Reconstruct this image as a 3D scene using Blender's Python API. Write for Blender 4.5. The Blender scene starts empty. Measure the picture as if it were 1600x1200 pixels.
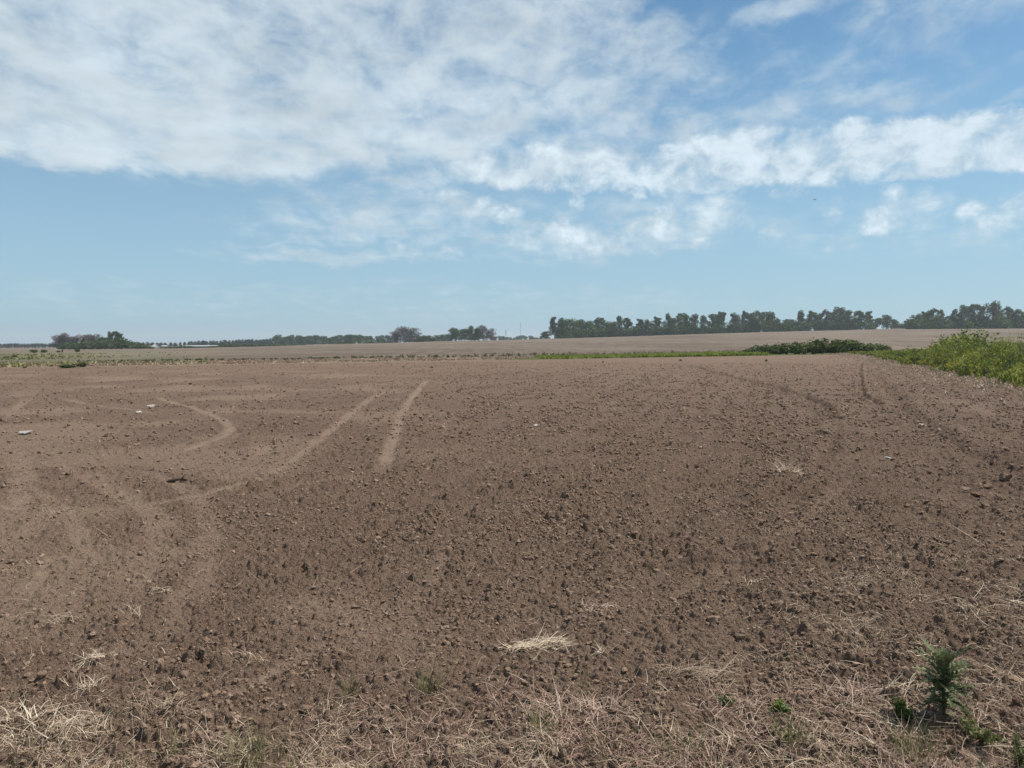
import bpy, math, random
import numpy as np
R = math.radians
C = bpy.context.scene.collection
SC = bpy.context.scene
# ------------------------------------------------------------------ camera
F, PITCH, HC = 1230.0, R(3.26), 1.6          # focal length in photo pixels, pitch, eye height
cam_d = bpy.data.cameras.new('camera'); cam = bpy.data.objects.new('camera', cam_d); C.objects.link(cam)
cam.location = (0, 0, HC); cam.rotation_euler = (R(90)-PITCH, 0, 0)
cam_d.sensor_width = 36; cam_d.lens = 36*F/1600; cam_d.clip_start = .05; cam_d.clip_end = 20000
SC.camera = cam
SC.view_settings.view_transform = 'Standard'; SC.view_settings.look = 'None'
SC.view_settings.gamma = 1; SC.view_settings.use_curve_mapping = False
SC.view_settings.exposure = 0.22
SC.cycles.volume_bounces = 0; SC.cycles.max_bounces = 6; SC.cycles.transparent_max_bounces = 8
SUN_AZ, SUN_EL = R(76), R(57)                 # clockwise from the view direction (+Y)

def direction(px, py):
    u, v = (px-800)/F, (600-py)/F
    d = np.array([u, math.cos(PITCH)+v*math.sin(PITCH), -math.sin(PITCH)+v*math.cos(PITCH)])
    return d/np.linalg.norm(d)

# ------------------------------------------------------------------ sky with clouds
def build_world():
    w = bpy.data.worlds.new('World'); SC.world = w; w.use_nodes = True
    nt = w.node_tree; N = nt.nodes; L = nt.links; N.clear()
    def node(t, **k):
        n = N.new(t)
        for a, b in k.items(): setattr(n, a, b)
        return n
    def math_(op, a, b=None, clamp=False):
        n = node('ShaderNodeMath', operation=op, use_clamp=clamp)
        for i, v in enumerate((a, b)):
            if v is None: continue
            if isinstance(v, (int, float)): n.inputs[i].default_value = v
            else: L.new(v, n.inputs[i])
        return n.outputs[0]
    def rng_(v, a, b, c=0., d=1., mode='SMOOTHSTEP'):
        n = node('ShaderNodeMapRange', interpolation_type=mode)
        L.new(v, n.inputs[0])
        for i, q in enumerate((a, b, c, d)): n.inputs[i+1].default_value = q
        return n.outputs[0]
    sky = node('ShaderNodeTexSky', sky_type='NISHITA', sun_disc=False, sun_elevation=SUN_EL, sun_rotation=SUN_AZ,
               altitude=50, air_density=1.0, dust_density=SKY_DUST, ozone_density=1.6)
    tc = node('ShaderNodeTexCoord')
    nrm = node('ShaderNodeVectorMath', operation='NORMALIZE'); L.new(tc.outputs['Generated'], nrm.inputs[0])
    sx = node('ShaderNodeSeparateXYZ'); L.new(nrm.outputs[0], sx.inputs[0])
    az = math_('MULTIPLY', math_('ARCTAN2', sx.outputs[0], sx.outputs[1]), 180/math.pi)
    el = math_('MULTIPLY', math_('ARCSINE', sx.outputs[2]), 180/math.pi)
    ae = node('ShaderNodeCombineXYZ'); L.new(az, ae.inputs[0]); L.new(el, ae.inputs[1])
    # cloud deck plane (perspective foreshortening)
    zz = math_('ADD', math_('MAXIMUM', sx.outputs[2], 0.0), 0.10)
    pl = node('ShaderNodeCombineXYZ'); L.new(math_('DIVIDE', sx.outputs[0], zz), pl.inputs[0]); L.new(math_('DIVIDE', sx.outputs[1], zz), pl.inputs[1])
    def noise(vec, scale, detail, rough, loc=(0, 0, 0), rot=0, sc=(1, 1, 1), dist=0.):
        m = node('ShaderNodeMapping'); L.new(vec, m.inputs[0]); m.inputs[1].default_value = loc; m.inputs[2].default_value = (0, 0, rot); m.inputs[3].default_value = sc
        n = node('ShaderNodeTexNoise'); L.new(m.outputs[0], n.inputs['Vector']); n.inputs['Scale'].default_value = scale
        n.inputs['Detail'].default_value = detail; n.inputs['Roughness'].default_value = rough; n.inputs['Distortion'].default_value = dist
        return n
    wn = noise(ae.outputs[0], .28, 5, .6)
    wv = node('ShaderNodeVectorMath', operation='SUBTRACT'); L.new(wn.outputs['Color'], wv.inputs[0]); wv.inputs[1].default_value = (.5, .5, .5)
    wm = node('ShaderNodeVectorMath', operation='MULTIPLY'); L.new(wv.outputs[0], wm.inputs[0]); wm.inputs[1].default_value = (5.0, 2.2, 0)
    wa = node('ShaderNodeVectorMath', operation='ADD'); L.new(ae.outputs[0], wa.inputs[0]); L.new(wm.outputs[0], wa.inputs[1])
    def mask(blobs):
        acc = None
        for (cx, cy, rx, ry, rot, s, soft) in blobs:
            d = direction(cx, cy); a = math.degrees(math.atan2(d[0], d[1])); e = math.degrees(math.asin(d[2]))
            k = 44/950.                                   # about degrees per photo pixel
            m = node('ShaderNodeMapping', vector_type='TEXTURE'); L.new(wa.outputs[0], m.inputs[0])
            m.inputs[1].default_value = (a, e, 0); m.inputs[2].default_value = (0, 0, R(rot)); m.inputs[3].default_value = (rx*k, ry*k, 1)
            ln = node('ShaderNodeVectorMath', operation='LENGTH'); L.new(m.outputs[0], ln.inputs[0])
            v = rng_(ln.outputs['Value'], 1-soft, 1+soft, s, 0)
            acc = v if acc is None else math_('MAXIMUM', acc, v)
        return acc
    veil = mask(VEIL); puff = mask(PUFFS)
    # behind and overhead: a generic broken deck
    n1 = noise(pl.outputs[0], 3.2, 10, .60, rot=.35, sc=(1.7, 1.0, 1), dist=.3)
    n2 = noise(pl.outputs[0], .9, 4, .55, loc=(3.1, 1.7, 0))
    n3 = noise(ae.outputs[0], .34, 9, .63, sc=(1, 1.25, 1), dist=.25)
    front = rng_(sx.outputs[1], .2, .45)
    deck = math_('MULTIPLY', math_('SUBTRACT', 1, front), .62)
    vm = math_('MAXIMUM', veil, deck)
    # veil density: mask + noise contrast
    n5 = noise(ae.outputs[0], .42, 8, .60, sc=(.8, 1.25, 1), rot=.25, dist=.4)
    vn = math_('ADD', math_('ADD', math_('MULTIPLY', math_('SUBTRACT', n1.outputs[0], .5), 1.5), math_('MULTIPLY', math_('SUBTRACT', n5.outputs[0], .5), 1.2)), math_('MULTIPLY', math_('SUBTRACT', n2.outputs[0], .5), .6))
    vd = math_('MULTIPLY', rng_(math_('ADD', vm, math_('MULTIPLY', vn, math_('MINIMUM', math_('MULTIPLY', vm, 3), .85))), .08, 1.10), .94)
    pn = math_('MULTIPLY', math_('SUBTRACT', n3.outputs[0], .5), 3.3)
    pd = rng_(math_('ADD', puff, math_('MULTIPLY', pn, math_('MINIMUM', math_('MULTIPLY', puff, 2.5), 1.0))), .22, 1.3)
    dens = math_('SUBTRACT', 1, math_('MULTIPLY', math_('SUBTRACT', 1, vd), math_('SUBTRACT', 1, math_('MULTIPLY', pd, .86))))
    hz = rng_(el, 0, 24, .72, 0.0)
    # cloud brightness: thicker parts brighter, with soft grey undersides from noise
    n4 = noise(pl.outputs[0], 2.6, 7, .6, loc=(7, 2, 0))
    cb = math_('ADD', math_('MULTIPLY', n4.outputs[0], .7), .62)
    pb = math_('ADD', math_('MULTIPLY', n3.outputs[0], 1.1), .50)
    bm = node('ShaderNodeMix', data_type='FLOAT'); L.new(pd, bm.inputs[0]); L.new(cb, bm.inputs[2]); L.new(pb, bm.inputs[3])
    col = node('ShaderNodeVectorMath', operation='SCALE'); col.inputs[0].default_value = CLOUD; L.new(bm.outputs[0], col.inputs['Scale'])
    tint = node('ShaderNodeVectorMath', operation='MULTIPLY'); L.new(sky.outputs[0], tint.inputs[0]); tint.inputs[1].default_value = SKY_TINT
    mh = node('ShaderNodeMix', data_type='RGBA'); L.new(hz, mh.inputs[0]); L.new(tint.outputs[0], mh.inputs[6]); mh.inputs[7].default_value = (*HORIZON, 1)
    mc = node('ShaderNodeMix', data_type='RGBA'); L.new(dens, mc.inputs[0]); L.new(mh.outputs[2], mc.inputs[6]); L.new(col.outputs[0], mc.inputs[7])
    bg = node('ShaderNodeBackground'); L.new(mc.outputs[2], bg.inputs[0]); bg.inputs[1].default_value = SKY_STRENGTH
    out = node('ShaderNodeOutputWorld'); L.new(bg.outputs[0], out.inputs[0])
    w.cycles.sampling_method = 'MANUAL'; w.cycles.sample_map_resolution = 512
SKY_STRENGTH = .080; SKY_DUST = .6; SKY_TINT = (.74, 1.06, 1.14)
CLOUD = (7.1, 8.2, 8.9); HORIZON = (4.2, 6.2, 8.0)
VEIL = [  # cx, cy, rx, ry, rot(deg, anticlockwise), strength, softness
    (250, 60, 560, 175, 0, .86, .25), (150, 200, 420, 55, 0, .90, .25), (560, 190, 330, 70, 3, .86, .35), (820, 60, 250, 140, -20, .72, .5),
    (950, 130, 160, 100, 10, .62, .6), (1180, 185, 260, 26, 6, .48, .7), (1400, 165, 80, 16, 12, .45, .8), (1240, 12, 90, 20, 8, .5, .8),
    (1335, 42, 40, 12, 15, .42, .8), (600, 335, 240, 46, 3, .50, .6), (520, 402, 170, 13, 0, .52, .7), (480, 380, 140, 6, 3, .4, .8),
    (950, 360, 230, 48, 3, .42, .6), (1450, 350, 260, 45, 0, .30, .7), (600, 470, 700, 35, 0, .26, .8), (1580, 160, 50, 12, 30, .4, .8),
    (760, 250, 240, 40, 4, .55, .5), (1130, 70, 120, 30, 30, .25, .8), (1350, 90, 420, 120, 12, .27, .9), (1280, 60, 200, 14, 24, .33, .9), (1060, 205, 160, 20, 4, .4, .8)]
PUFFS = [
    (850, 262, 170, 30, 0, 0.97, .40), (1000, 258, 150, 34, 4, 0.91, .45), (1150, 250, 140, 44, 8, 1.03, .35), (1310, 240, 190, 38, 5, 1.07, .32), (1500, 230, 240, 38, 0, 1.09, .28),
    (705, 300, 32, 13, 0, 0.84, 0.75), (745, 313, 27, 23, 0, 0.76, 0.75), (655, 390, 57, 20, 0, 0.71, 0.85), (790, 335, 34, 25, 0, 0.76, 0.75), (850, 365, 63, 34, 0, 0.78, 0.75),
    (950, 368, 114, 34, 8, 0.78, 0.65), (1050, 358, 92, 32, 14, 0.78, 0.65), (1135, 325, 48, 32, 0, 0.88, 0.55), (993, 305, 16, 16, 0, 0.71, 0.85), (905, 308, 13, 16, 0, 0.66, 0.85),
    (1310, 335, 25, 29, 0, 0.68, 0.85), (1322, 385, 23, 13, 0, 0.66, 0.85), (1232, 302, 23, 11, 0, 0.62, 0.85), (1370, 350, 29, 25, 0, 0.61, 0.95), (1410, 305, 23, 27, 0, 0.62, 0.95),
    (1450, 345, 29, 34, 0, 0.64, 0.95), (1465, 375, 11, 13, 0, 0.76, 0.75), (1520, 328, 23, 18, 0, 0.76, 0.75), (1565, 345, 39, 39, 0, 0.66, 0.95), (1205, 360, 20, 13, 0, 0.56, 0.95)]
build_world()
sun_d = bpy.data.lights.new('sun', 'SUN'); sun_d.energy = 5.0; sun_d.angle = R(.6); sun_d.color = (1, .95, .88)
sun = bpy.data.objects.new('sun', sun_d); C.objects.link(sun)
sun.rotation_euler = (R(90)-SUN_EL, 0, math.pi-SUN_AZ); sun.location = (0, 0, 60)

# ------------------------------------------------------------------ numpy noise
def h2(ix, iy, seed):
    a = (ix.astype(np.int64) & 0xffffffff).astype(np.uint32); b = (iy.astype(np.int64) & 0xffffffff).astype(np.uint32)
    h = a*np.uint32(0x9E3779B1) ^ b*np.uint32(0x85EBCA77) ^ np.uint32((seed*0xC2B2AE3D) & 0xffffffff)
    h ^= h >> np.uint32(15); h *= np.uint32(0x2C1B3C6D); h ^= h >> np.uint32(12); h *= np.uint32(0x297A2D39); h ^= h >> np.uint32(15)
    return h.astype(np.float64)/4294967296.
def perlin(x, y, seed=0):
    ix = np.floor(x); iy = np.floor(y); fx = x-ix; fy = y-iy
    def g(dx, dy):
        a = h2(ix+dx, iy+dy, seed)*2*math.pi
        return np.cos(a)*(fx-dx)+np.sin(a)*(fy-dy)
    u = fx*fx*fx*(fx*(fx*6-15)+10); v = fy*fy*fy*(fy*(fy*6-15)+10)
    a = g(0, 0); b = g(1, 0); c = g(0, 1); d = g(1, 1)
    return 1.5*((a+(b-a)*u)+((c+(d-c)*u)-(a+(b-a)*u))*v)
def fbm(x, y, seed, o=4, r=.5):
    s = 0; a = 1
    for k in range(o): s = s+a*perlin(x*2**k, y*2**k, seed+k); a *= r
    return s
def lumps(x, y, cell, seed, rmin=.2, rmax=.62, p=2.):
    """rounded clods on a jittered grid: height in units of the cell"""
    X = x/cell; Y = y/cell; ix = np.floor(X); iy = np.floor(Y); out = np.zeros_like(X)
    for dx in (-1, 0, 1):
        for dy in (-1, 0, 1):
            jx = ix+dx; jy = iy+dy
            cx = jx+h2(jx, jy, seed); cy = jy+h2(jx, jy, seed+1); r = rmin+(rmax-rmin)*h2(jx, jy, seed+2)**p
            an = h2(jx, jy, seed+3)*3.1416; ca, sa = np.cos(an), np.sin(an); ex = X-cx; ey = Y-cy
            q = ((ex*ca+ey*sa)/r)**2+((ey*ca-ex*sa)/(r*.7))**2
            out = np.maximum(out, r*.8*np.sqrt(np.clip(1-q, 0, 1)))
    return out
sstep = lambda a, b, x: (lambda t: t*t*(3-2*t))(np.clip((x-a)/(b-a), 0, 1))

# ------------------------------------------------------------------ terrain
PXC = np.array([-400, 0, 100, 200, 300, 400, 500, 600, 700, 800, 850, 900, 1000, 1100, 1200, 1300, 1400, 1600, 2000.])
YSK = np.array([548, 546, 545, 544, 543, 541, 538, 536, 533, 531, 529.5, 528, 525, 521.5, 518.5, 516, 513.5, 511.5, 509.])
ZSK = HC-(YSK-530)*600/F
TC = (PXC-800)/F
def split(x, y):
    r = np.hypot(x, y); az = np.clip(np.arctan2(x, y), -R(50), R(50))
    return np.tan(az), r*np.cos(az)
def edge_y(t): return 63.8/(1-.647*np.clip(t, -1.2, .75))
def macro(x, y):
    t, D = split(x, y); de = edge_y(t); dw = de*1.5
    zs = np.interp(t, TC, ZSK)
    a = sstep(0, 1, (D-de*.8)/(dw-de*.8))*-.42
    k = np.clip((D-dw)/(600-dw), 0, 1); k2 = k+.10*np.sin(k*math.pi*2)*0
    z = np.where(D < dw, a, -.42+(zs+.42)*k2)
    z = np.where(D > 600, zs-(D-600)*.006-(np.clip(D-600, 0, 150)/150)**2*1.0, z)
    far = sstep(120, 300, D)*(1-sstep(450, 600, D))
    return z+far*.35*perlin(x/120, y/120, 91)
def ground_at(px, py):
    d = direction(px, py); t = (-HC)/d[2] if d[2] < 0 else 50
    lo, hi = 1., 3000.
    if d[2] < -.02:
        for _ in range(12):
            p = np.array([0, 0, HC])+d*t; z = float(macro(np.array([p[0]]), np.array([p[1]]))[0]); t += (z-p[2])/d[2]
    else:
        ts = np.geomspace(20, 3000, 4000); P = d[None]*ts[:, None]; zz = macro(P[:, 0], P[:, 1]); i = np.argmax(P[:, 2]+HC < zz); t = ts[i] if i else 600
    p = np.array([0, 0, HC])+d*t
    return float(p[0]), float(p[1])
def at(px, D):
    """point at forward distance D in the column px"""
    return (px-800)/F*D, D
def line(pts): return [ground_at(*p) for p in pts]
TRACKS = [(line(p), w, s) for p, w, s in [
    ([(668, 594), (642, 624), (626, 650), (618, 680), (609, 705), (598, 735)], .17, 1.),
    ([(604, 610), (572, 630), (542, 652), (511, 678), (486, 700), (455, 722), (405, 748), (345, 768), (250, 785), (150, 780)], .17, .85),
    ([(20, 712), (95, 728), (160, 752), (212, 780), (243, 815), (247, 860), (224, 910), (188, 960), (120, 1015)], .19, .55),
    ([(180, 728), (260, 748), (305, 775), (328, 810), (333, 855), (316, 910), (266, 985), (190, 1045)], .19, .50),
    ([(600, 735), (540, 748), (455, 762), (370, 790)], .2, .5),
    ([(245, 620), (310, 640), (350, 655), (363, 668), (350, 681), (310, 698), (262, 713)], .16, 1.),
    ([(90, 622), (160, 635), (215, 640), (250, 648)], .2, .6), ([(50, 622), (22, 640), (15, 655)], .2, .7),
    ([(-20, 700), (35, 712), (42, 745), (20, 800), (-20, 840)], .22, .8),
    
    ([(110, 735), (170, 765), (245, 800), (300, 850)], .16, .7), ([(95, 850), (45, 925), (-20, 965)], .12, .8),
    ([(505, 1016), (400, 1068), (330, 1115)], .07, .9), ([(412, 688), (410, 725)], .22, 1.), ([(0, 740), (100, 790), (150, 880), (100, 960)], .15, .6),
    ([(700, 860), (640, 960), (560, 1040)], .12, .35), ([(1340, 740), (1200, 860), (1000, 960)], .1, .3),
    ([(1440, 610), (1520, 640), (1620, 665)], .5, .45), ([(1180, 600), (1320, 600)], .4, .3)]]
RUTS = [(line(p), w, d) for p, w, d in [
    ([(1085, 573), (1115, 582), (1160, 593), (1205, 604), (1250, 618), (1288, 634), (1300, 655)], .20, .085),
    ([(1346, 566), (1343, 580), (1344, 600), (1348, 616), (1372, 632)], .16, .09),
    ([(1365, 585), (1400, 618), (1416, 650), (1465, 682), (1540, 715), (1620, 760)], .34, .07),
    ([(1300, 690), (1270, 735), (1180, 790)], .16, .05), ([(1000, 585), (1012, 600)], .2, .05),
    ([(1000, 895), (1100, 880), (1200, 885), (1310, 870)], .07, .04), ([(1075, 750), (1120, 742), (1150, 735)], .08, .05),
    ([(700, 600), (860, 597), (980, 602)], .2, .03), ([(1300, 660), (1308, 690), (1285, 740), (1220, 800)], .18, .03), ([(1400, 575), (1470, 625), (1560, 668), (1640, 700)], .4, .05)]]
def dist_poly(x, y, pts):
    best = np.full(x.shape, 1e9)
    for (ax, ay), (bx, by) in zip(pts[:-1], pts[1:]):
        dx, dy = bx-ax, by-ay; k = np.clip(((x-ax)*dx+(y-ay)*dy)/(dx*dx+dy*dy+1e-9), 0, 1)
        best = np.minimum(best, np.hypot(x-ax-k*dx, y-ay-k*dy))
    return best
def soil_masks(x, y):
    """track (compacted dusty wheel marks) and rut depth"""
    wob = .35*fbm(x*1.6, y*1.6, 5, 3); wob2 = fbm(x*5, y*5, 7, 3); ridge = np.zeros_like(x)
    tr = np.zeros_like(x); rt = np.zeros_like(x)
    for pts, w, s in TRACKS:
        d = dist_poly(x, y, pts)/(w*.5); e = np.minimum(np.hypot(x-pts[0][0], y-pts[0][1]), np.hypot(x-pts[-1][0], y-pts[-1][1]))/w; tr = np.maximum(tr, s*1.*(1-sstep(.4, 1.8, d+wob*1.3))*(.3+.7*sstep(0, 6, e))*np.clip(.85+.5*wob2, 0, 1)); ridge = ridge+s*.012*np.exp(-((d-1.9)/.5)**2)
    for pts, w, dep in RUTS:
        d = dist_poly(x, y, pts)/(w*.62)+wob*.5
        brk = np.clip(.7+.9*wob2+.8*wob, .0, 1.3); rt = rt+dep*1.25*brk*(-np.exp(-(d*1.3)**2)+.55*np.exp(-((d-1.6)*1.6)**2))
    dusty = sstep(.15, .75, fbm(x*.33+4, y*.33, 17, 4)*.9+np.clip((-x-.2)/4.5, 0, .55)-.05*np.clip(y-8, 0, 6))   # smooth dusty patches, more on the left
    tr = np.maximum(tr, dusty*.45*(y < 40)*(.12+.88*sstep(.0, -.25, x/np.maximum(y, .5))))
    return tr, rt+ridge*(.6+wob2)
def soil_darkening(x, y):
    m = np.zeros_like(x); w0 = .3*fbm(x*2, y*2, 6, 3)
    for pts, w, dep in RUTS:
        d = dist_poly(x, y, pts)/(w*.62)+w0*1.5; m = np.maximum(m, np.clip(dep/.07, 0, 1)*np.clip(.40+.7*fbm(x*3, y*3, 8, 3), 0, .85)*np.exp(-(d/1.7)**2))  # furrow shading put into the soil colour along the ruts
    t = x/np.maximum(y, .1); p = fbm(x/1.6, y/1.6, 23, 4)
    return np.maximum(m, (y > 2)*np.clip(.15+.9*p, 0, 1)*sstep(.05, .45, t)*.35*(y < 60))  # plus noise patches of darker soil towards the right
def right_edge(y): return 8.8+.34*y
def zones(x, y):
    t, D = split(x, y); de = edge_y(t); n = fbm(x*.15, y*.15, 41, 3)
    s = D-de+n*1.2
    far = sstep(0, 1.5, D-de*1.42+n*3)
    strip = sstep(-.3, .5, s)*(1-far)
    xr = x-right_edge(y)+fbm(x*.4, y*.4, 43, 3)*1.2
    right = sstep(-1., .8, xr)*(y > 4)*(D < de*1.3)
    green = np.maximum(strip*sstep(-.06, .06, t+n*.05), np.where(xr > 0, right, 0))
    gl = sstep(-.33, -.50, t+n*.06)*sstep(0, 3, s)*(1-sstep(130, 330, D))
    straw = strip*(1-sstep(-.03, .03, t+n*.04))*.9
    straw = np.maximum(straw, sstep(-2.6, -.8, xr)*(1-sstep(0, 1.2, xr))*.7*(D < de)*(fbm(x*.8, y*.8, 47, 3) > -.15))
    straw = np.maximum(straw, (1-np.clip(np.abs(s-.9)/1.3, 0, 1))*sstep(-.5, .1, t)*.95*(xr < 0))
    return straw, green, far, gl
def micro(x, y, step, parts=False):
    r = np.hypot(x, y); tr, rt = soil_masks(x, y); t, D = split(x, y)
    near = 1-sstep(-1, 2, D-edge_y(t)); rough = near*(1-.85*tr)
    fade = lambda c: np.clip(c/(step*1.6)-.6, 0, 1)
    z = near*(.020*perlin(x/.9, y/.9, 3)+.03*perlin(x/2.7, y/2.7, 4)+rt)
    u = (x*math.cos(.30)-y*math.sin(.30))+.35*perlin(x/6, y/6, 9)
    z = z+near*.011*np.sin(u*2*math.pi/.55)*(1-.8*tr)*fade(.4)*sstep(-1, 1.5, x+.2*y)
    m = .55+.75*sstep(-.4, .5, fbm(x/1.3, y/1.3, 21, 3))
    wx = .03*perlin(x/.06, y/.06, 201)+.012*perlin(x/.02, y/.02, 203); wy = .03*perlin(x/.06, y/.06, 202)+.012*perlin(x/.02, y/.02, 204)
    z = z+rough*fade(.22)*m*.20*lumps(x+wx, y+wy, .24, 11, p=3.5)*.33
    z = z+rough*fade(.10)*m*.085*lumps(x+.3+wx*.6, y+wy*.6, .095, 31)*.75
    z = z+rough*fade(.045)*.038*lumps(x+wx*.25, y+.7+wy*.25, .04, 51)*1.2
    z = z+(near*(.25+.75*rough))*fade(.03)*.005*fbm(x/.035, y/.035, 61, 3)
    z = z+near*fade(.15)*rough*.012*fbm(x/.16, y/.16, 71, 3)
    z = z-.012*tr*near
    zz = near*0+(1-near)*.03*perlin(x/3, y/3, 77)*(r < 400)
    return (z+zz, tr) if parts else z+zz
def ground_z(x, y):
    x = np.atleast_1d(np.asarray(x, float)); y = np.atleast_1d(np.asarray(y, float)); r = np.hypot(x, y)
    return macro(x, y)+micro(x, y, r*.0018)
def gz(x, y): return float(ground_z(x, y)[0])

# ------------------------------------------------------------------ mesh + object helpers
def make_mesh(name, V, faces, attrs=None, smooth=False, mats=()):
    """faces: list of (m,k) int arrays; attrs: name -> per-vertex floats or RGB"""
    me = bpy.data.meshes.new(name); V = np.asarray(V, np.float32)
    faces = [np.asarray(f, np.int32) for f in faces if len(f)]
    idx = np.concatenate([f.ravel() for f in faces]); tot = np.concatenate([np.full(len(f), f.shape[1], np.int32) for f in faces])
    me.vertices.add(len(V)); me.vertices.foreach_set('co', V.ravel())
    me.loops.add(len(idx)); me.loops.foreach_set('vertex_index', idx)
    me.polygons.add(len(tot)); st = np.zeros(len(tot), np.int32); st[1:] = np.cumsum(tot)[:-1]
    me.polygons.foreach_set('loop_start', st); me.polygons.foreach_set('loop_total', tot)
    me.polygons.foreach_set('use_smooth', np.full(len(tot), smooth))
    for k, a in (attrs or {}).items():
        a = np.asarray(a, np.float32)
        if a.ndim == 1:
            at_ = me.attributes.new(k, 'FLOAT', 'POINT'); at_.data.foreach_set('value', a)
        else:
            at_ = me.attributes.new(k, 'FLOAT_COLOR', 'POINT'); b = np.ones((len(a), 4), np.float32); b[:, :3] = a; at_.data.foreach_set('color', b.ravel())
    for m in mats: me.materials.append(m)
    me.update(); return me
class MB:
    def __init__(s): s.V = []; s.F = []; s.A = []; s.n = 0
    def add(s, V, F, var=0.):
        V = np.asarray(V, float).reshape(-1, 3); s.V.append(V); s.F.append(np.asarray(F, int)+s.n)
        s.A.append(np.broadcast_to(np.asarray(var, float), (len(V),)) if np.ndim(var) == 0 else np.asarray(var, float)); s.n += len(V)
    def mesh(s, name, mat, smooth=False):
        by = {}
        for f in s.F: by.setdefault(f.shape[1], []).append(f)
        return make_mesh(name, np.concatenate(s.V), [np.concatenate(v) for v in by.values()], {'var': np.concatenate(s.A)}, smooth, [mat])
    def build(s, name, mat, parent=None, smooth=False): return link(name, s.mesh(name, mat, smooth), parent)
def link(name, me, parent=None):
    o = bpy.data.objects.new(name, me); C.objects.link(o)
    if parent is not None: o.parent = parent
    return o
def tag(o, label, cat=None, group=None, kind=None):
    o['label'] = label
    if cat: o['category'] = cat
    if group: o['group'] = group
    if kind: o['kind'] = kind
    return o
def empty(name, loc=(0, 0, 0), rz=0):
    o = bpy.data.objects.new(name, None); C.objects.link(o); o.location = loc; o.rotation_euler[2] = rz; o.empty_display_size = .1; return o
def copy_tree(o, parent=None):
    c = o.copy(); C.objects.link(c)
    if parent is not None: c.parent = parent
    for ch in [q for q in o.children]: copy_tree(ch, c)
    return c

def leaves(mb, P, size, rng, var, up=0., elong=1.6):
    """diamond leaves at P (n,3)"""
    n = len(P); a = rng.normal(size=(n, 3)); a[:, 2] = a[:, 2]*(1-up)+up*1.2; a /= np.linalg.norm(a, axis=1)[:, None]
    b = rng.normal(size=(n, 3)); b -= (a*b).sum(1)[:, None]*a; b /= np.linalg.norm(b, axis=1)[:, None]
    s = (size*(.6+.8*rng.random(n)))[:, None] if np.ndim(size) == 0 else size[:, None]
    V = np.stack([P-a*s*elong*.5, P+b*s*.5, P+a*s*elong*.5, P-b*s*.5], 1)
    mb.add(V.reshape(-1, 3), np.arange(4*n).reshape(n, 4), np.repeat(np.broadcast_to(var, (n,)), 4))
def tube(mb, pts, rad, k=5, var=0.):
    pts = np.asarray(pts, float); n = len(pts); rad = np.broadcast_to(rad, (n,)); V = []
    for i in range(n):
        d = pts[min(i+1, n-1)]-pts[max(i-1, 0)]; d /= np.linalg.norm(d)+1e-9
        a = np.cross(d, (0, 0, 1.) if abs(d[2]) < .9 else (1., 0, 0)); a /= np.linalg.norm(a); b = np.cross(d, a)
        for j in range(k):
            q = 2*math.pi*j/k; V.append(pts[i]+rad[i]*(math.cos(q)*a+math.sin(q)*b))
    Fq = [[i*k+j, i*k+(j+1) % k, (i+1)*k+(j+1) % k, (i+1)*k+j] for i in range(n-1) for j in range(k)]
    mb.add(V, Fq, var)
def ribbons(mb, P, head, pitch, length, width, bend, var, seg=4, ground=None, twist=0.3, rng=None, taper=.25, zoff=0.):
    """curved blades; P (n,3) roots, head/pitch angles, bend = change of pitch along the blade, ground() keeps them above the soil"""
    n = len(P); P = P.copy(); h = np.broadcast_to(head, (n,)).copy(); p = np.broadcast_to(pitch, (n,)).copy()
    bend = np.broadcast_to(bend, (n,)); length = np.broadcast_to(length, (n,)); width = np.broadcast_to(width, (n,))
    side = np.stack([-np.sin(h), np.cos(h), np.zeros(n)], 1)
    if rng is not None:
        side = side+rng.normal(size=(n, 3))*twist; side /= np.linalg.norm(side, axis=1)[:, None]
    hb = rng.normal(size=n)*.5 if rng is not None else np.zeros(n)
    rows = []
    for i in range(seg+1):
        w = width*(1-(1-taper)*(i/seg)**1.5)*.5
        if i: 
            P = P+np.stack([np.cos(h)*np.cos(p), np.sin(h)*np.cos(p), np.sin(p)], 1)*(length/seg)[:, None]; p = p+bend/seg; h = h+hb/seg
        Q = P.copy()
        if ground is not None:
            g = ground(Q[:, 0], Q[:, 1])+.003+zoff; Q[:, 2] = np.maximum(Q[:, 2], g)
        rows += [Q-side*w[:, None], Q+side*w[:, None]]
    V = np.stack(rows, 1); m = 2*(seg+1)
    f = np.array([[2*i, 2*i+1, 2*i+3, 2*i+2] for i in range(seg)]); Fq = (f[None]+(np.arange(n)*m)[:, None, None]).reshape(-1, 4)
    mb.add(V.reshape(-1, 3), Fq, np.repeat(np.broadcast_to(var, (n,)), m))

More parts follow.
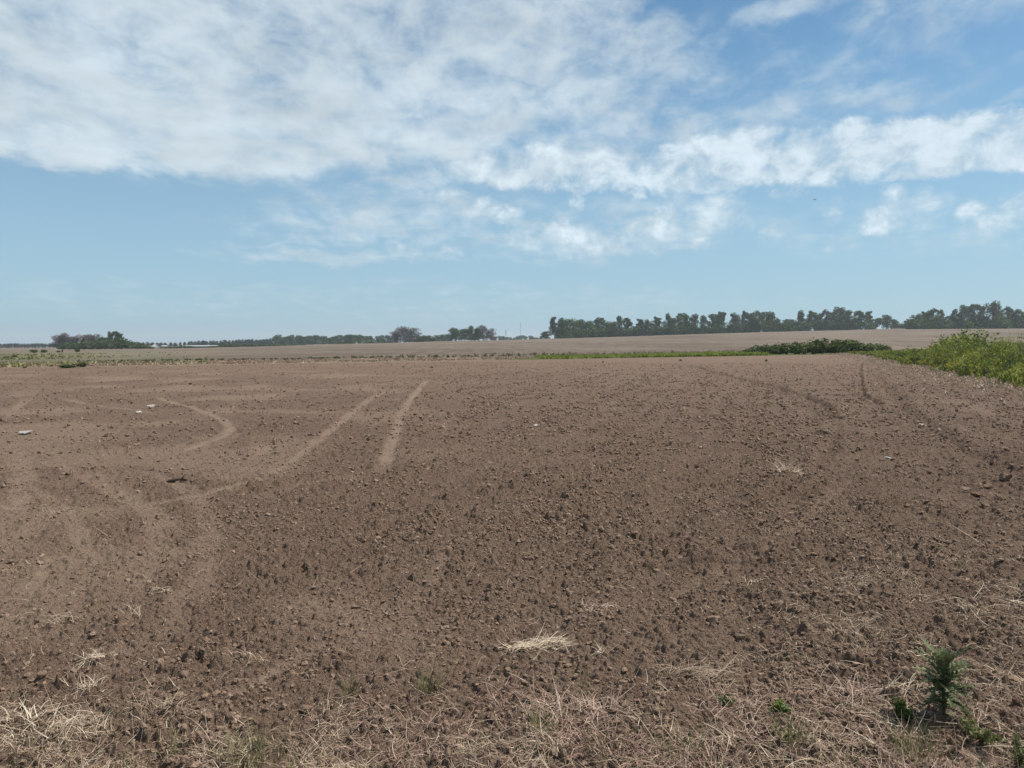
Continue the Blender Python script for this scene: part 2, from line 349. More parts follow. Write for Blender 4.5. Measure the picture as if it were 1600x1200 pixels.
# ------------------------------------------------------------------ materials
def mat_base(name):
    m = bpy.data.materials.new(name); m.use_nodes = True; nt = m.node_tree; return m, nt, nt.nodes, nt.links, nt.nodes['Principled BSDF']
def ramp(N, L, src, stops, interp='LINEAR'):
    r = N.new('ShaderNodeValToRGB'); r.color_ramp.interpolation = interp; e = r.color_ramp.elements
    while len(e) < len(stops): e.new(.5)
    for q, (p, c) in zip(e, stops): q.position = p; q.color = (*c, 1)
    L.new(src, r.inputs[0]); return r.outputs[0]
def var_mat(name, stops, rough=.8, trans=0., scale=None, spec=.2):
    m, nt, N, L, b = mat_base(name)
    a = N.new('ShaderNodeAttribute'); a.attribute_name = 'var'; src = a.outputs['Fac']
    oi = N.new('ShaderNodeObjectInfo'); mr = N.new('ShaderNodeMath'); mr.operation = 'MULTIPLY_ADD'; L.new(oi.outputs['Random'], mr.inputs[0]); mr.inputs[1].default_value = .16; mr.inputs[2].default_value = -.08
    ad = N.new('ShaderNodeMath'); ad.operation = 'ADD'; L.new(src, ad.inputs[0]); L.new(mr.outputs[0], ad.inputs[1])
    c = ramp(N, L, ad.outputs[0], stops); L.new(c, b.inputs['Base Color']); b.inputs['Roughness'].default_value = rough; b.inputs['Specular IOR Level'].default_value = spec
    if trans:
        t = N.new('ShaderNodeBsdfTranslucent'); L.new(c, t.inputs[0]); x = N.new('ShaderNodeMixShader'); x.inputs[0].default_value = trans
        L.new(b.outputs[0], x.inputs[1]); L.new(t.outputs[0], x.inputs[2]); L.new(x.outputs[0], N['Material Output'].inputs[0])
    return m
SOIL = [(0., (.128, .082, .058)), (.35, (.188, .126, .089)), (.65, (.226, .156, .111)), (1., (.29, .211, .156))]
def ground_material():
    m, nt, N, L, b = mat_base('tilled_soil'); b.inputs['Roughness'].default_value = .95; b.inputs['Specular IOR Level'].default_value = .1
    geo = N.new('ShaderNodeNewGeometry')
    def noise(sc, det, ro, mp=None):
        n = N.new('ShaderNodeTexNoise'); n.inputs['Scale'].default_value = sc; n.inputs['Detail'].default_value = det; n.inputs['Roughness'].default_value = ro
        if mp:
            q = N.new('ShaderNodeMapping'); q.inputs[2].default_value = (0, 0, mp[0]); q.inputs[3].default_value = mp[1]; L.new(geo.outputs['Position'], q.inputs[0]); L.new(q.outputs[0], n.inputs['Vector'])
        else: L.new(geo.outputs['Position'], n.inputs['Vector'])
        return n.outputs[0]
    def mix(f, a, c, blend='MIX'):
        x = N.new('ShaderNodeMix'); x.data_type = 'RGBA'; x.blend_type = blend
        for i, v in ((0, f), (6, a), (7, c)):
            if isinstance(v, tuple): x.inputs[i].default_value = (*v, 1)
            elif isinstance(v, (int, float)): x.inputs[i].default_value = v
            else: L.new(v, x.inputs[i])
        return x.outputs[2]
    def mth(op, a, c):
        x = N.new('ShaderNodeMath'); x.operation = op
        for i, v in enumerate((a, c)):
            if isinstance(v, (int, float)): x.inputs[i].default_value = v
            else: L.new(v, x.inputs[i])
        return x.outputs[0]
    zc = N.new('ShaderNodeAttribute'); zc.attribute_name = 'zone'; sp = N.new('ShaderNodeSeparateColor'); L.new(zc.outputs['Color'], sp.inputs[0])
    tr = N.new('ShaderNodeAttribute'); tr.attribute_name = 'track'; gl = N.new('ShaderNodeAttribute'); gl.attribute_name = 'lush'
    s = mth('ADD', mth('MULTIPLY', noise(2.2, 6, .6), .5), mth('MULTIPLY', noise(26, 5, .75), .55))
    soil = ramp(N, L, s, [(.28, SOIL[0][1]), (.42, SOIL[1][1]), (.60, SOIL[2][1]), (.78, SOIL[3][1])])
    sk = noise(52, 2, .5); soil = mix(mth('MULTIPLY', ramp(N, L, sk, [(.56, (0, 0, 0)), (.66, (1, 1, 1))]), .55), soil, (.275, .205, .150)); soil = mix(mth('MULTIPLY', ramp(N, L, noise(34, 2, .5), [(.34, (1, 1, 1)), (.42, (0, 0, 0))]), .5), soil, (.100, .066, .048))
    soil = mix(.30, soil, ramp(N, L, noise(.16, 4, .6), [(.35, (.165, .106, .079)), (.65, (.230, .163, .116))]))
    dust = ramp(N, L, noise(9, 5, .7), [(.3, (.202, .148, .106)), (.7, (.262, .200, .146))])
    c = mix(mth('MULTIPLY', tr.outputs['Fac'], .6), soil, dust)
    stub = ramp(N, L, mth('ADD', mth('MULTIPLY', noise(.02, 4, .6), .5), mth('MULTIPLY', noise(.5, 6, .8, (.4, (1, .12, 1))), .5)), [(.40, (.100, .074, .056)), (.5, (.148, .114, .086)), (.60, (.205, .162, .118))])
    stub = mix(mth('MULTIPLY', gl.outputs['Fac'], .5), stub, ramp(N, L, noise(.12, 5, .7), [(.35, (.105, .110, .058)), (.65, (.20, .185, .115))]))
    dk = N.new('ShaderNodeAttribute'); dk.attribute_name = 'darkening'; c = mix(mth('MULTIPLY', dk.outputs['Fac'], .8), c, mix(.5, (.095, .060, .042), soil))  # painted rut shading and the right-hand patches, mixed in as darker soil colour
    c = mix(sp.outputs[2], c, stub)
    c = mix(sp.outputs[0], c, ramp(N, L, noise(.9, 5, .7), [(.3, (.15, .11, .075)), (.7, (.29, .22, .14))]))
    c = mix(sp.outputs[1], c, ramp(N, L, noise(1.3, 5, .7), [(.3, (.055, .075, .022)), (.65, (.12, .14, .05))]))
    L.new(c, b.inputs['Base Color'])
    # crumbs too fine for the sheet
    bp = N.new('ShaderNodeBump'); bp.inputs['Distance'].default_value = .012; bp.inputs['Strength'].default_value = .8; L.new(noise(110, 4, .7), bp.inputs['Height'])
    b2 = N.new('ShaderNodeBump'); b2.inputs['Distance'].default_value = .15; L.new(mth('MULTIPLY', mth('SUBTRACT', 1, mth('MULTIPLY', tr.outputs['Fac'], .9)), .9), b2.inputs['Strength'])
    b3 = N.new('ShaderNodeBump'); b3.inputs['Distance'].default_value = .05; b3.inputs['Strength'].default_value = .8; L.new(noise(24, 4, .7), b3.inputs['Height']); L.new(bp.outputs[0], b3.inputs['Normal'])
    L.new(noise(7, 6, .78), b2.inputs['Height']); L.new(b3.outputs[0], b2.inputs['Normal']); L.new(b2.outputs[0], b.inputs['Normal'])
    return m
M_ground = ground_material()
M_clod = var_mat('soil_clod', SOIL, .95, spec=.1)
nt = M_clod.node_tree; bpn = nt.nodes.new('ShaderNodeBump'); nz = nt.nodes.new('ShaderNodeTexNoise'); gg = nt.nodes.new('ShaderNodeNewGeometry')
nt.links.new(gg.outputs['Position'], nz.inputs['Vector']); nz.inputs['Scale'].default_value = 90; nz.inputs['Detail'].default_value = 4
nt.links.new(nz.outputs[0], bpn.inputs['Height']); bpn.inputs['Distance'].default_value = .012; nt.links.new(bpn.outputs[0], nt.nodes['Principled BSDF'].inputs['Normal'])
M_straw = var_mat('dry_straw', [(0, (.17, .115, .085)), (.35, (.33, .24, .17)), (.7, (.52, .41, .29)), (1, (.72, .61, .46))], .6, .15)
M_pink = var_mat('pink_dry_grass', [(0, (.19, .10, .08)), (.5, (.38, .24, .19)), (1, (.56, .43, .34))], .6, .15)
M_grass = var_mat('green_grass', [(0, (.06, .075, .02)), (.5, (.14, .155, .055)), (1, (.30, .28, .13))], .6, .3)
M_leafg = var_mat('weed_leaf', [(0, (.022, .050, .010)), (.35, (.062, .105, .020)), (.7, (.17, .215, .038)), (1, (.36, .35, .075))], .6, .35)
M_yellow = var_mat('yellow_flower', [(0, (.30, .25, .03)), (1, (.62, .48, .04))], .6, .3)
M_thistle = var_mat('thistle_leaf', [(0, (.038, .054, .020)), (.5, (.078, .100, .038)), (1, (.22, .24, .13))], .7, .15)
M_stem = var_mat('plant_stem', [(0, (.045, .06, .025)), (1, (.14, .13, .06))], .7)
M_bark = var_mat('eucalyptus_bark', [(0, (.12, .10, .08)), (1, (.34, .29, .24))], .85)
M_euc = var_mat('eucalyptus_leaves', [(0, (.028, .045, .015)), (.5, (.066, .095, .027)), (1, (.155, .155, .070))], .7, .25)
M_green = var_mat('broad_leaves', [(0, (.022, .045, .010)), (.5, (.055, .098, .018)), (1, (.13, .17, .04))], .7, .25)
M_dry = var_mat('dry_twig_crown', [(0, (.060, .050, .042)), (.5, (.105, .088, .074)), (1, (.17, .14, .12))], .8, .1)
M_pine = var_mat('pine_needles', [(0, (.014, .026, .018)), (1, (.035, .052, .034))], .8, .05)
M_scrub = var_mat('scrub_leaves', [(0, (.03, .048, .015)), (.5, (.062, .090, .026)), (1, (.12, .14, .05))], .7, .2)
M_hedge = var_mat('hedge_leaves', [(0, (.024, .045, .012)), (.5, (.062, .095, .024)), (.8, (.14, .16, .045)), (1, (.26, .25, .09))], .7, .2)
M_metal = var_mat('mast_steel', [(0, (.22, .22, .23)), (1, (.3, .3, .3))], .5)
M_white = var_mat('white_plastic', [(0, (.24, .21, .19)), (1, (.38, .34, .31))], .8, spec=.1)
M_shed = var_mat('pale_shed', [(0, (.20, .21, .22)), (1, (.33, .34, .35))], .6)
M_stick = var_mat('dead_wood', [(0, (.06, .042, .03)), (1, (.16, .12, .09))], .85)
M_stone = var_mat('pale_stone', [(0, (.26, .21, .17)), (1, (.50, .46, .41))], .8)
M_bird = var_mat('dark_feathers', [(0, (.02, .02, .02)), (1, (.05, .05, .05))], .7)

# ------------------------------------------------------------------ ground sheet
def build_ground():
    fine = np.linspace(-R(44), R(44), 1500); coarse = np.linspace(R(44), 2*math.pi-R(44), 90)[1:-1]
    az = np.concatenate([fine, coarse])
    inv = np.linspace(1/2.35, 1/44., 1150); r1 = 1/inv
    r = [0.15, .6, 1.2, 1.8, 2.1]; r += list(r1)
    q = r[-1]
    while q < 7000:
        q *= 1.010 if q < 240 else 1.02 if q < 900 else 1.06
        r.append(q)
    r = np.array(r); na, nr = len(az), len(r)
    A, RR = np.meshgrid(az, r); X = RR*np.sin(A); Y = RR*np.cos(A); x = X.ravel(); y = Y.ravel()
    z = macro(x, y); tr = np.zeros_like(x); dk = np.zeros_like(x); st = np.gradient(r); step = np.maximum(np.repeat(st, na), RR.ravel()*.00102)
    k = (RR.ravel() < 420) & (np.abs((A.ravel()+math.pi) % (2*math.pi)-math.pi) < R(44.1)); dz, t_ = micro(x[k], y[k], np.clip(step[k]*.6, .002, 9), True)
    z[k] += dz; tr[k] = t_; dk[k] = soil_darkening(x[k], y[k])
    s, g, f, gl = zones(x, y)
    i = np.arange(nr-1)[:, None]*na; j = np.arange(na)[None]; j2 = (j+1) % na
    Fq = np.stack([i+j, i+na+j, i+na+j2, i+j2], -1).reshape(-1, 4)[:, ::-1]
    cap = np.arange(na)[None]
    me = make_mesh('ground', np.stack([x, y, z], 1), [Fq, cap[:, ::-1]], {'track': tr, 'darkening': dk, 'lush': gl, 'zone': np.stack([s, g, f], 1)}, True, [M_ground])
    o = link('ground', me); tag(o, 'brown tilled field with wheel marks, rising to a grey stubble field beyond', kind='structure')
    if me.polygons[1000].normal.z < 0: me.flip_normals()
build_ground()

# ------------------------------------------------------------------ soil clods
def ico(sub):
    import bmesh
    bm = bmesh.new(); bmesh.ops.create_icosphere(bm, subdivisions=sub, radius=1); V = np.array([v.co[:] for v in bm.verts]); Fq = np.array([[v.index for v in f.verts] for f in bm.faces]); bm.free(); return V, Fq
ICO1, ICO2, ICO3 = ico(1), ico(2), ico(3)
def clod_shapes(base, n, rng, amp):
    V, Fq = base; out = []
    for _ in range(n):
        W = V.copy()
        for _ in range(8):   # shear off random flats
            d = rng.normal(size=3); d /= np.linalg.norm(d); c = rng.uniform(.35, .8); k = W@d; W -= np.outer(np.clip(k-c, 0, None), d)*.85
        W *= (1+amp*rng.normal(size=(len(W), 1))); out.append(W)
    return np.array(out)
def scatter(mb, base, x, y, size, rng, sink=.25, amp=.10):
    sh = clod_shapes(base, 24, rng, amp); n = len(x); nv = sh.shape[1]
    W = sh[rng.integers(0, 24, n)]; W = W*rng.uniform(.6, 1.25, (n, 1, 3)); W[:, :, 2] *= .8
    a = rng.random(n)*6.283; b = rng.normal(size=n)*.5; ca, sa, cb, sb = np.cos(a)[:, None], np.sin(a)[:, None], np.cos(b)[:, None], np.sin(b)[:, None]
    X, Y, Z = W[:, :, 0], W[:, :, 1]*cb-W[:, :, 2]*sb, W[:, :, 1]*sb+W[:, :, 2]*cb
    X, Y = X*ca-Y*sa, X*sa+Y*ca
    s = size[:, None]; z = ground_z(x, y)
    V = np.stack([x[:, None]+X*s, y[:, None]+Y*s, z[:, None]+s*sink+Z*s], 2)
    Fq = (base[1][None]+(np.arange(n)*nv)[:, None, None]).reshape(-1, 3)
    mb.add(V.reshape(-1, 3), Fq, np.repeat(np.clip(rng.normal(.62, .17, n), 0, 1), nv))
def build_clods():
    rng = np.random.default_rng(5); mb = MB()
    def pick(n, r0, r1, smin, smax, p, keep=1.):
        r = 1/np.sqrt(rng.uniform(1/r1**2, 1/r0**2, n)) if False else r0*(r1/r0)**rng.random(n)
        a = rng.uniform(-R(40), R(40), n); x, y = r*np.sin(a), r*np.cos(a)
        tr, rt = soil_masks(x, y); u_ = (x*math.cos(.30)-y*math.sin(.30))+.35*perlin(x/6, y/6, 9); cl = sstep(-.45, .5, fbm(x/1.1, y/1.1, 21, 3)+.25*np.sin(u_*2*math.pi/.55)+.2*np.sin(u_*2*math.pi/2.3)); t, D = split(x, y)
        prob = (1-.88*tr)*(.2+.8*cl**1.2)*(.42+.58*sstep(-3, 3, x+.12*y))*(D < edge_y(t)-1)*(x < right_edge(y)+.5)
        k = rng.random(n) < prob*keep; x, y, r = x[k], y[k], r[k]
        s = smin*(smax/smin)**(rng.random(len(x))**p); return x, y, s*(1 if r1 < 12 else 1)*np.clip(r/10, .8 if r1 > 12 else 1, 1.6 if r1 > 12 else 1)
    x, y, s = pick(24000, 2.4, 8, .005, .024, 3.2); scatter(mb, ICO2, x, y, s, rng)
    x, y, s = pick(60000, 2.4, 12, .004, .017, 1.6); scatter(mb, ICO1, x, y, s, rng, amp=.16)
    x, y, s = pick(150000, 6, 55, .009, .034, 3.0); scatter(mb, ICO1, x, y, s, rng, amp=.16)
    o = mb.build('soil_clods', M_clod); tag(o, 'loose brown soil crumbs and small clods all over the tilled field', kind='stuff')
build_clods()
def big_clod(px, py, s, label, seed, flat=.8, mat=None, cat='soil clod', name='soil_clod', var=.4, group='large soil clods on the tilled field', stretch=1.):
    rng = np.random.default_rng(seed); V = clod_shapes(ICO3, 1, rng, .012)[0]
    V *= 1+.13*np.array([fbm(V[:, 0]*1.6+seed, V[:, 1]*1.6+V[:, 2], 7, 3)]).T*2
    V = V*np.array([rng.uniform(.9, 1.3)*stretch, rng.uniform(.7, 1.), flat*rng.uniform(.7, .95)])
    a = rng.random()*1.2-.6; V[:, :2] = V[:, :2]@np.array([[math.cos(a), math.sin(a)], [-math.sin(a), math.cos(a)]])
    mb = MB(); mb.add(V*s, ICO3[1], var+rng.normal(size=len(V))*.03); o = mb.build(name, mat or M_clod)
    x, y = ground_at(px, py); o.location = (x, y, gz(x, y)+s*flat*.3); tag(o, label, cat, group); return o
CLODS = [(921, 876, .05, 'dark rounded soil clod alone on the even soil above the large pale straw heap'),
    (1112, 972, .075, 'dark broken soil clod with a deep shadow, right of the pale straw heap'),
    (1155, 990, .075, 'dark crumbling soil clod just below and right of the broken one near the straw'),
    (890, 928, .06, 'dark low soil clod in a crumbly row above the pale straw heap'),
    (1228, 692, .07, 'dark soil clod left of the pair where the curved rut ends'),
    (1287, 690, .09, 'dark soil clod beside the lower end of the curved rut'),
    (1243, 768, .06, 'small dark soil clod below the bleached root tuft on the right'),
    (1508, 770, .13, 'pale topped soil clod at the left of the heap of lumps by the right rut'),
    (1528, 778, .11, 'dark soil clod in the middle of the heap of lumps by the right rut'),
    (1542, 763, .12, 'soil clod at the back of the heap of lumps by the right rut'),
    (1570, 755, .14, 'large dark soil clod at the right of the heap of lumps by the right rut'),
    (1560, 785, .09, 'small soil clod in front of the heap of lumps by the right rut'),
    (1538, 792, .09, 'flat soil clod lowest in the heap of lumps by the right rut'),
    (1418, 792, .07, 'left one of two close dark soil clods below the tiny white stone'),
    (1436, 794, .07, 'right one of two close dark soil clods below the tiny white stone'),
    (1148, 746, .07, 'soil clod at the left of the group left of the bleached root tuft'),
    (1163, 748, .08, 'soil clod at the right of the group left of the bleached root tuft'),
    (1413, 721, .08, 'soil clod beside the tiny white stone, above two close dark clods'),
    (1378, 634, .16, 'soil clod at the end of the straight rut'),
    (541, 757, .055, 'dark soil clod below the end of the long straight wheel mark'),
    (602, 748, .05, 'dark soil clod at the end of the right wheel mark'),
    (634, 747, .05, 'dark soil clod just right of the end of the right wheel mark'),
    (475, 1112, .05, 'chunky dark soil clod among the dry grass at the bottom left of centre'),
    (452, 1150, .055, 'dark soil clod below the chunky one in the dry grass, bottom left of centre'),
    (1535, 985, .055, 'overhanging soil clod in the straw above and right of the thistle'),
    (1580, 930, .07, 'reddish dark soil clod at the right end of the straw patch'),
    (340, 822, .05, 'dark soil clod between the two short wheel marks on the left'),
    (160, 1055, .04, 'dark soil clod beside the two pale straw tufts on the left'),
    (960, 1125, .04, 'soil clod in a hollow among the pinkish dry grass'),
    (1030, 1160, .045, 'soil clod low in the green blades at the bottom right of centre'),
    (1262, 903, .05, 'soil clod on the low ridge in the right part of the field')]
for i, (px, py, s, lab) in enumerate(CLODS): big_clod(px, py, s*.55, lab, 100+i, var=.58 if 'pale' in lab else .38)
big_clod(1500, 908, .06, 'flat pale slab of dried mud lying in the straw above the thistle', 201, .35, var=.85, cat='mud slab', name='mud_slab', group=None or 'mud slabs')
big_clod(217, 646, .07, 'small white stone on the dusty soil beside the flat white scrap', 202, mat=M_stone, cat='stone', name='stone', group='pale stones on the soil', var=.9)
big_clod(837, 665, .05, 'small white stone alone in the middle of the field', 203, mat=M_stone, cat='stone', name='stone', group='pale stones on the soil', var=.9)
big_clod(1442, 664, .10, 'pale round stone on the soil right of the ruts', 204, mat=M_stone, cat='stone', name='stone', group='pale stones on the soil', var=.4)
big_clod(1387, 717, .035, 'tiny white stone in the right middle of the field', 205, mat=M_stone, cat='stone', name='stone', group='pale stones on the soil', var=.9)
big_clod(1097, 700, .04, 'small pale flat stone right of centre in the field', 206, .5, mat=M_stone, cat='stone', name='stone', group='pale stones on the soil', var=.8)

# scraps
def scrap(px, py, w, h, label, seed):
    rng = np.random.default_rng(seed); n = 9; u, v = np.meshgrid(np.linspace(-1, 1, n), np.linspace(-1, 1, n)); u = u.ravel(); v = v.ravel()
    taper = .35+.65*np.clip((u+1)/1.2, 0, 1)*np.clip((1.25-u)/.5, 0, 1)
    X = u*w/2; Y = v*h/2*taper; Z = .03*w*np.abs(fbm(u*1.3+seed, v*1.3, seed, 3))*2+.02*w*(1-v*v)+.02*w*np.clip(v, 0, 1)
    top = np.stack([X, Y, Z+.004], 1); bot = np.stack([X, Y, Z], 1)
    f = np.array([[i*n+j, i*n+j+1, (i+1)*n+j+1, (i+1)*n+j] for i in range(n-1) for j in range(n-1)])
    ring = list(range(n))+[i*n+n-1 for i in range(1, n)]+[n*(n-1)+j for j in range(n-2, -1, -1)]+[i*n for i in range(n-2, 0, -1)]
    sidef = [[a, ring[(k+1) % len(ring)], ring[(k+1) % len(ring)]+n*n, a+n*n] for k, a in enumerate(ring)]
    mb = MB(); mb.add(np.concatenate([top, bot]), np.concatenate([f, f[:, ::-1]+n*n, np.array(sidef)]), .7)
    o = mb.build('plastic_scrap', M_white, smooth=True); x, y = ground_at(px, py); o.location = (x, y, gz(x, y)+.02); o.rotation_euler = (R(9), 0, rng.uniform(-.2, .2))
    tag(o, label, 'plastic scrap', 'white plastic scraps on the soil')
scrap(39, 677, .20, .18, 'flat crumpled white plastic scrap at the left edge of the field', 3)
scrap(236, 634, .17, .22, 'small white plastic scrap lying behind the white stone on the left', 4)

# ------------------------------------------------------------------ straw litter, grass
def litter():
    rng = np.random.default_rng(11)
    def pts(n, f):
        y = rng.uniform(2.3, 7.5, n); x = rng.uniform(-.75, .75, n)*y; k = rng.random(n) < f(x, y); return x[k], y[k]
    nf = lambda x, y, s, c=.5: sstep(-.15, .5, fbm(x/c, y/c, s, 3))
    def dens(x, y):
        t = x/y
        d = sstep(3.7, 2.75, y+.25*fbm(x/.6, y/.6, 83, 2))*(.15+.95*nf(x, y, 85, .28)**1.3)
        d = np.maximum(d, sstep(.12, .45, t)*sstep(5.0, 3.2, y)*(.06+.5*nf(x, y, 87, .4)))
        d = np.maximum(d, sstep(.28, .5, t)*np.exp(-((y-4.6)/1.0)**2)*.75*nf(x, y, 88, .5))
        return np.maximum(d, .006+.03*nf(x, y, 89, .5)**2)
    mb = MB(); x, y = pts(210000, dens); n = len(x); z = ground_z(x, y)
    ln = .02+.13*rng.random(n)**2.4; ribbons(mb, np.stack([x, y, z+.004], 1), rng.random(n)*6.283, rng.normal(.12, .25, n), ln, .0013+.0018*rng.random(n), rng.normal(-.4, .9, n), np.clip(rng.normal(.40, .25, n), 0, 1), ground=ground_z, rng=rng, zoff=.003*0)
    x, y = pts(1500, lambda x, y: dens(x, y)*.8); n = len(x); z = ground_z(x, y)
    ribbons(mb, np.stack([x, y, z+.006], 1), rng.random(n)*6.283, rng.normal(.15, .3, n), .10+.22*rng.random(n), .002+.003*rng.random(n), rng.normal(-.5, .8, n), np.clip(rng.normal(.72, .18, n), 0, 1), seg=7, ground=ground_z, rng=rng)
    o = mb.build('straw_litter', M_straw); tag(o, 'pale dry straw strewn over the soil at the near edge of the field', kind='stuff')
    mb = MB(); dp = lambda x, y: np.exp(-((x-.45)/.95)**2)*sstep(3.9, 2.9, y)*nf(x, y, 95, .4)*.9+np.exp(-((x-1.55)/.3)**2)*sstep(3.3, 2.9, y)*.5
    x, y = pts(120000, dp); n = len(x); z = ground_z(x, y)
    ribbons(mb, np.stack([x, y, z+.004], 1), rng.random(n)*6.283, rng.normal(.25, .35, n), .03+.12*rng.random(n)**1.5, .0015+.002*rng.random(n), rng.normal(-.4, .8, n), np.clip(rng.normal(.55, .28, n), 0, 1), ground=ground_z, rng=rng)
    o = mb.build('dead_grass_mat', M_pink); tag(o, 'pinkish mat of dead grass at the bottom centre', kind='stuff')
    mb = MB(); x, y = pts(3200, lambda x, y: sstep(3.6, 2.7, y)*nf(x, y, 99, .4)*.8); n = len(x); z = ground_z(x, y)
    ribbons(mb, np.stack([x, y, z], 1), rng.random(n)*6.283, rng.uniform(1.15, 1.57, n), .08+.16*rng.random(n)**1.5, .0016+.001*rng.random(n), rng.normal(-.25, .4, n), np.clip(rng.normal(.7, .2, n), 0, 1), seg=6, rng=rng, taper=.5)
    o = mb.build('dry_stalks', M_straw); tag(o, 'thin upright dry stalks standing along the very near edge', kind='stuff')
    mb = MB()
    dg = lambda x, y: sstep(3.05, 2.6, y)*nf(x, y, 97, .25)*.8*(.25+sstep(.2, .9, np.abs(x-.3)))+.02*sstep(3.8, 2.8, y)
    x, y = pts(46000, dg); n = len(x); z = ground_z(x, y)
    ribbons(mb, np.stack([x, y, z], 1), rng.random(n)*6.283, rng.uniform(1.0, 1.6, n), .05+.12*rng.random(n)**1.5, .0018+.0015*rng.random(n), rng.normal(-.5, .5, n), np.clip(rng.normal(.55, .25, n), 0, 1), rng=rng, taper=.1)
    o = mb.build('sparse_grass', M_grass); tag(o, 'sparse thin green grass blades along the very near edge', kind='stuff')
litter()
def straw_clump(px, py, n, ln, spread, pitch, label, seed, head=None, mat=None, w=.004, bend=-.8, name='straw_clump', cat='straw clump', group='straw clumps on the soil', vm=.72, sx=1.):
    rng = np.random.default_rng(seed); x0, y0 = ground_at(px, py); a = rng.random(n)*6.283; r = spread*np.sqrt(rng.random(n))
    x = x0+np.cos(a)*r*sx; y = y0+np.sin(a)*r*.6; z = ground_z(x, y)+rng.random(n)*spread*.45*np.clip(1-r/spread, 0, 1)
    hd = rng.random(n)*6.283 if head is None else head+rng.normal(size=n)*.45+math.pi*(rng.random(n) < .3)
    P = np.stack([x, y, z], 1); mb = MB()
    ribbons(mb, P, hd, np.clip(rng.normal(pitch, .35, n), -.2, 1.5), ln*(.4+.8*rng.random(n)), w*(.5+.8*rng.random(n)), rng.normal(bend, .5, n), np.clip(rng.normal(vm, .2, n), 0, 1), seg=6, ground=ground_z, rng=rng)
    V = mb.V[0]; V -= np.array([x0, y0, gz(x0, y0)]); o = mb.build(name, mat or M_straw); o.location = (x0, y0, gz(x0, y0)); tag(o, label, cat, group); return o
SCL = [(838, 1010, 420, .12, .10, .12, 'largest pale golden straw heap, lying on the soil right of bottom centre', .25, 1.5), (205, 972, 55, .13, .07, .9, 'upright straw tuft with a white stalk and dark root clump, left foreground', None, 1.2),
    (98, 972, 80, .11, .08, .2, 'low matted brown straw clump at the left foreground', .1, 1.5), (150, 1038, 60, .13, .06, .35, 'curled pale straw tuft on the left, upper of two', None, 1.2),
    (137, 1078, 60, .10, .05, .4, 'bleached straw tuft on the left, lower of two', None, 1), (1222, 738, 45, .22, .10, .9, 'bleached upright root tuft on a soil mound, right of centre', None, 1),
    (1244, 742, 40, .16, .09, .5, 'small curled straw tuft right beside the bleached root tuft', None, 1), (1176, 914, 34, .09, .05, .4, 'small pale straw tuft alone on the soil above the foreground straw', None, 1.3),
    (940, 1030, 22, .10, .03, .9, 'small white forked straw tuft right of the largest straw heap', None, 1), (250, 935, 40, .08, .06, .4, 'thin straw wisps above and right of the upright tuft with white stalk', .6, 1.3),
    (100, 801, 45, .10, .16, .1, 'flat yellowish straw wisp on the dusty soil at the left', .05, 1.5), (8, 795, 20, .10, .06, .3, 'small dark straw knot at the left edge of the photo', None, 1.2),
    (1090, 1062, 110, .17, .10, .5, 'arching olive and dark straw clump right of bottom centre', .1, 1.8), (1420, 1085, 60, .13, .10, .3, 'flattened bundle of pale straw just left of the thistle', .1, 1.6),
    (1340, 1085, 70, .13, .07, .6, 'reddish dry tuft between the thistle and the arching straw clump', None, 1.2), (1430, 935, 14, .25, .06, .15, 'long golden straw stalks lying left of the flat mud slab', .5, 1.),
    (1545, 940, 40, .22, .16, .15, 'spread of grey straw stalks right of the flat mud slab', -.1, 1.4), (1320, 1108, 30, .20, .05, .7, 'long arching pale stalks near the reddish dry tuft', .3, 1.),
    (390, 1040, 60, .08, .07, .4, 'small brownish straw tuft by the smooth dusty streak, bottom left', None, 1.3), (60, 1150, 240, .12, .22, .3, 'wide yellowish dry grass patch in the bottom left corner', None, 1.4),
    (250, 1115, 110, .10, .10, .4, 'bleached straw patch between the bottom left corner and the dark clods', None, 1.4), (900, 1120, 200, .11, .16, .4, 'dense pale pinkish straw patch at bottom centre', None, 1.5),
    (1325, 910, 40, .08, .12, .1, 'thin flat straw wisps on the low ridge left of the straw stalks', .05, 1.4), (930, 955, 70, .07, .08, .2, 'reddish fine straw patch above the largest straw heap', None, 1.5)]
for i, (px, py, n, ln, sp, pt, lab, hd, sx) in enumerate(SCL):
    dark = 'dark' in lab or 'olive' in lab or 'brown' in lab
    straw_clump(px, py, n, ln, sp, pt, lab, 300+i, hd, M_pink if ('reddish' in lab or 'pinkish' in lab) else None, w=.006 if py < 760 else .0036 if 'largest' in lab else .0026, vm=.45 if dark else .84 if 'largest' in lab else .80, sx=sx)
big_clod(196, 980, .045, 'dark root clump under the upright straw tuft, left foreground', 250, var=.12)
def grass_tuft(px, py, n, h, spread, label, seed, vm=.45, mat=None, lean=0.):
    rng = np.random.default_rng(seed); x0, y0 = ground_at(px, py); z0 = gz(x0, y0); a = rng.random(n)*6.283; r = spread*np.sqrt(rng.random(n))
    P = np.stack([np.cos(a)*r, np.sin(a)*r*.7, np.zeros(n)-.005], 1); mb = MB()
    ribbons(mb, P, a+rng.normal(size=n)*.4, np.clip(rng.normal(1.3, .18, n), .4, 1.57), h*(.35+.75*rng.random(n)), .0028*(.6+.7*rng.random(n)), rng.normal(-.35, .35, n), np.clip(rng.normal(vm, .22, n), 0, 1), seg=6, rng=rng, taper=.12)
    o = mb.build('grass_tuft', mat or M_grass); o.location = (x0, y0, z0); o.rotation_euler[1] = lean; tag(o, label, 'grass tuft', 'grass tufts in the foreground')
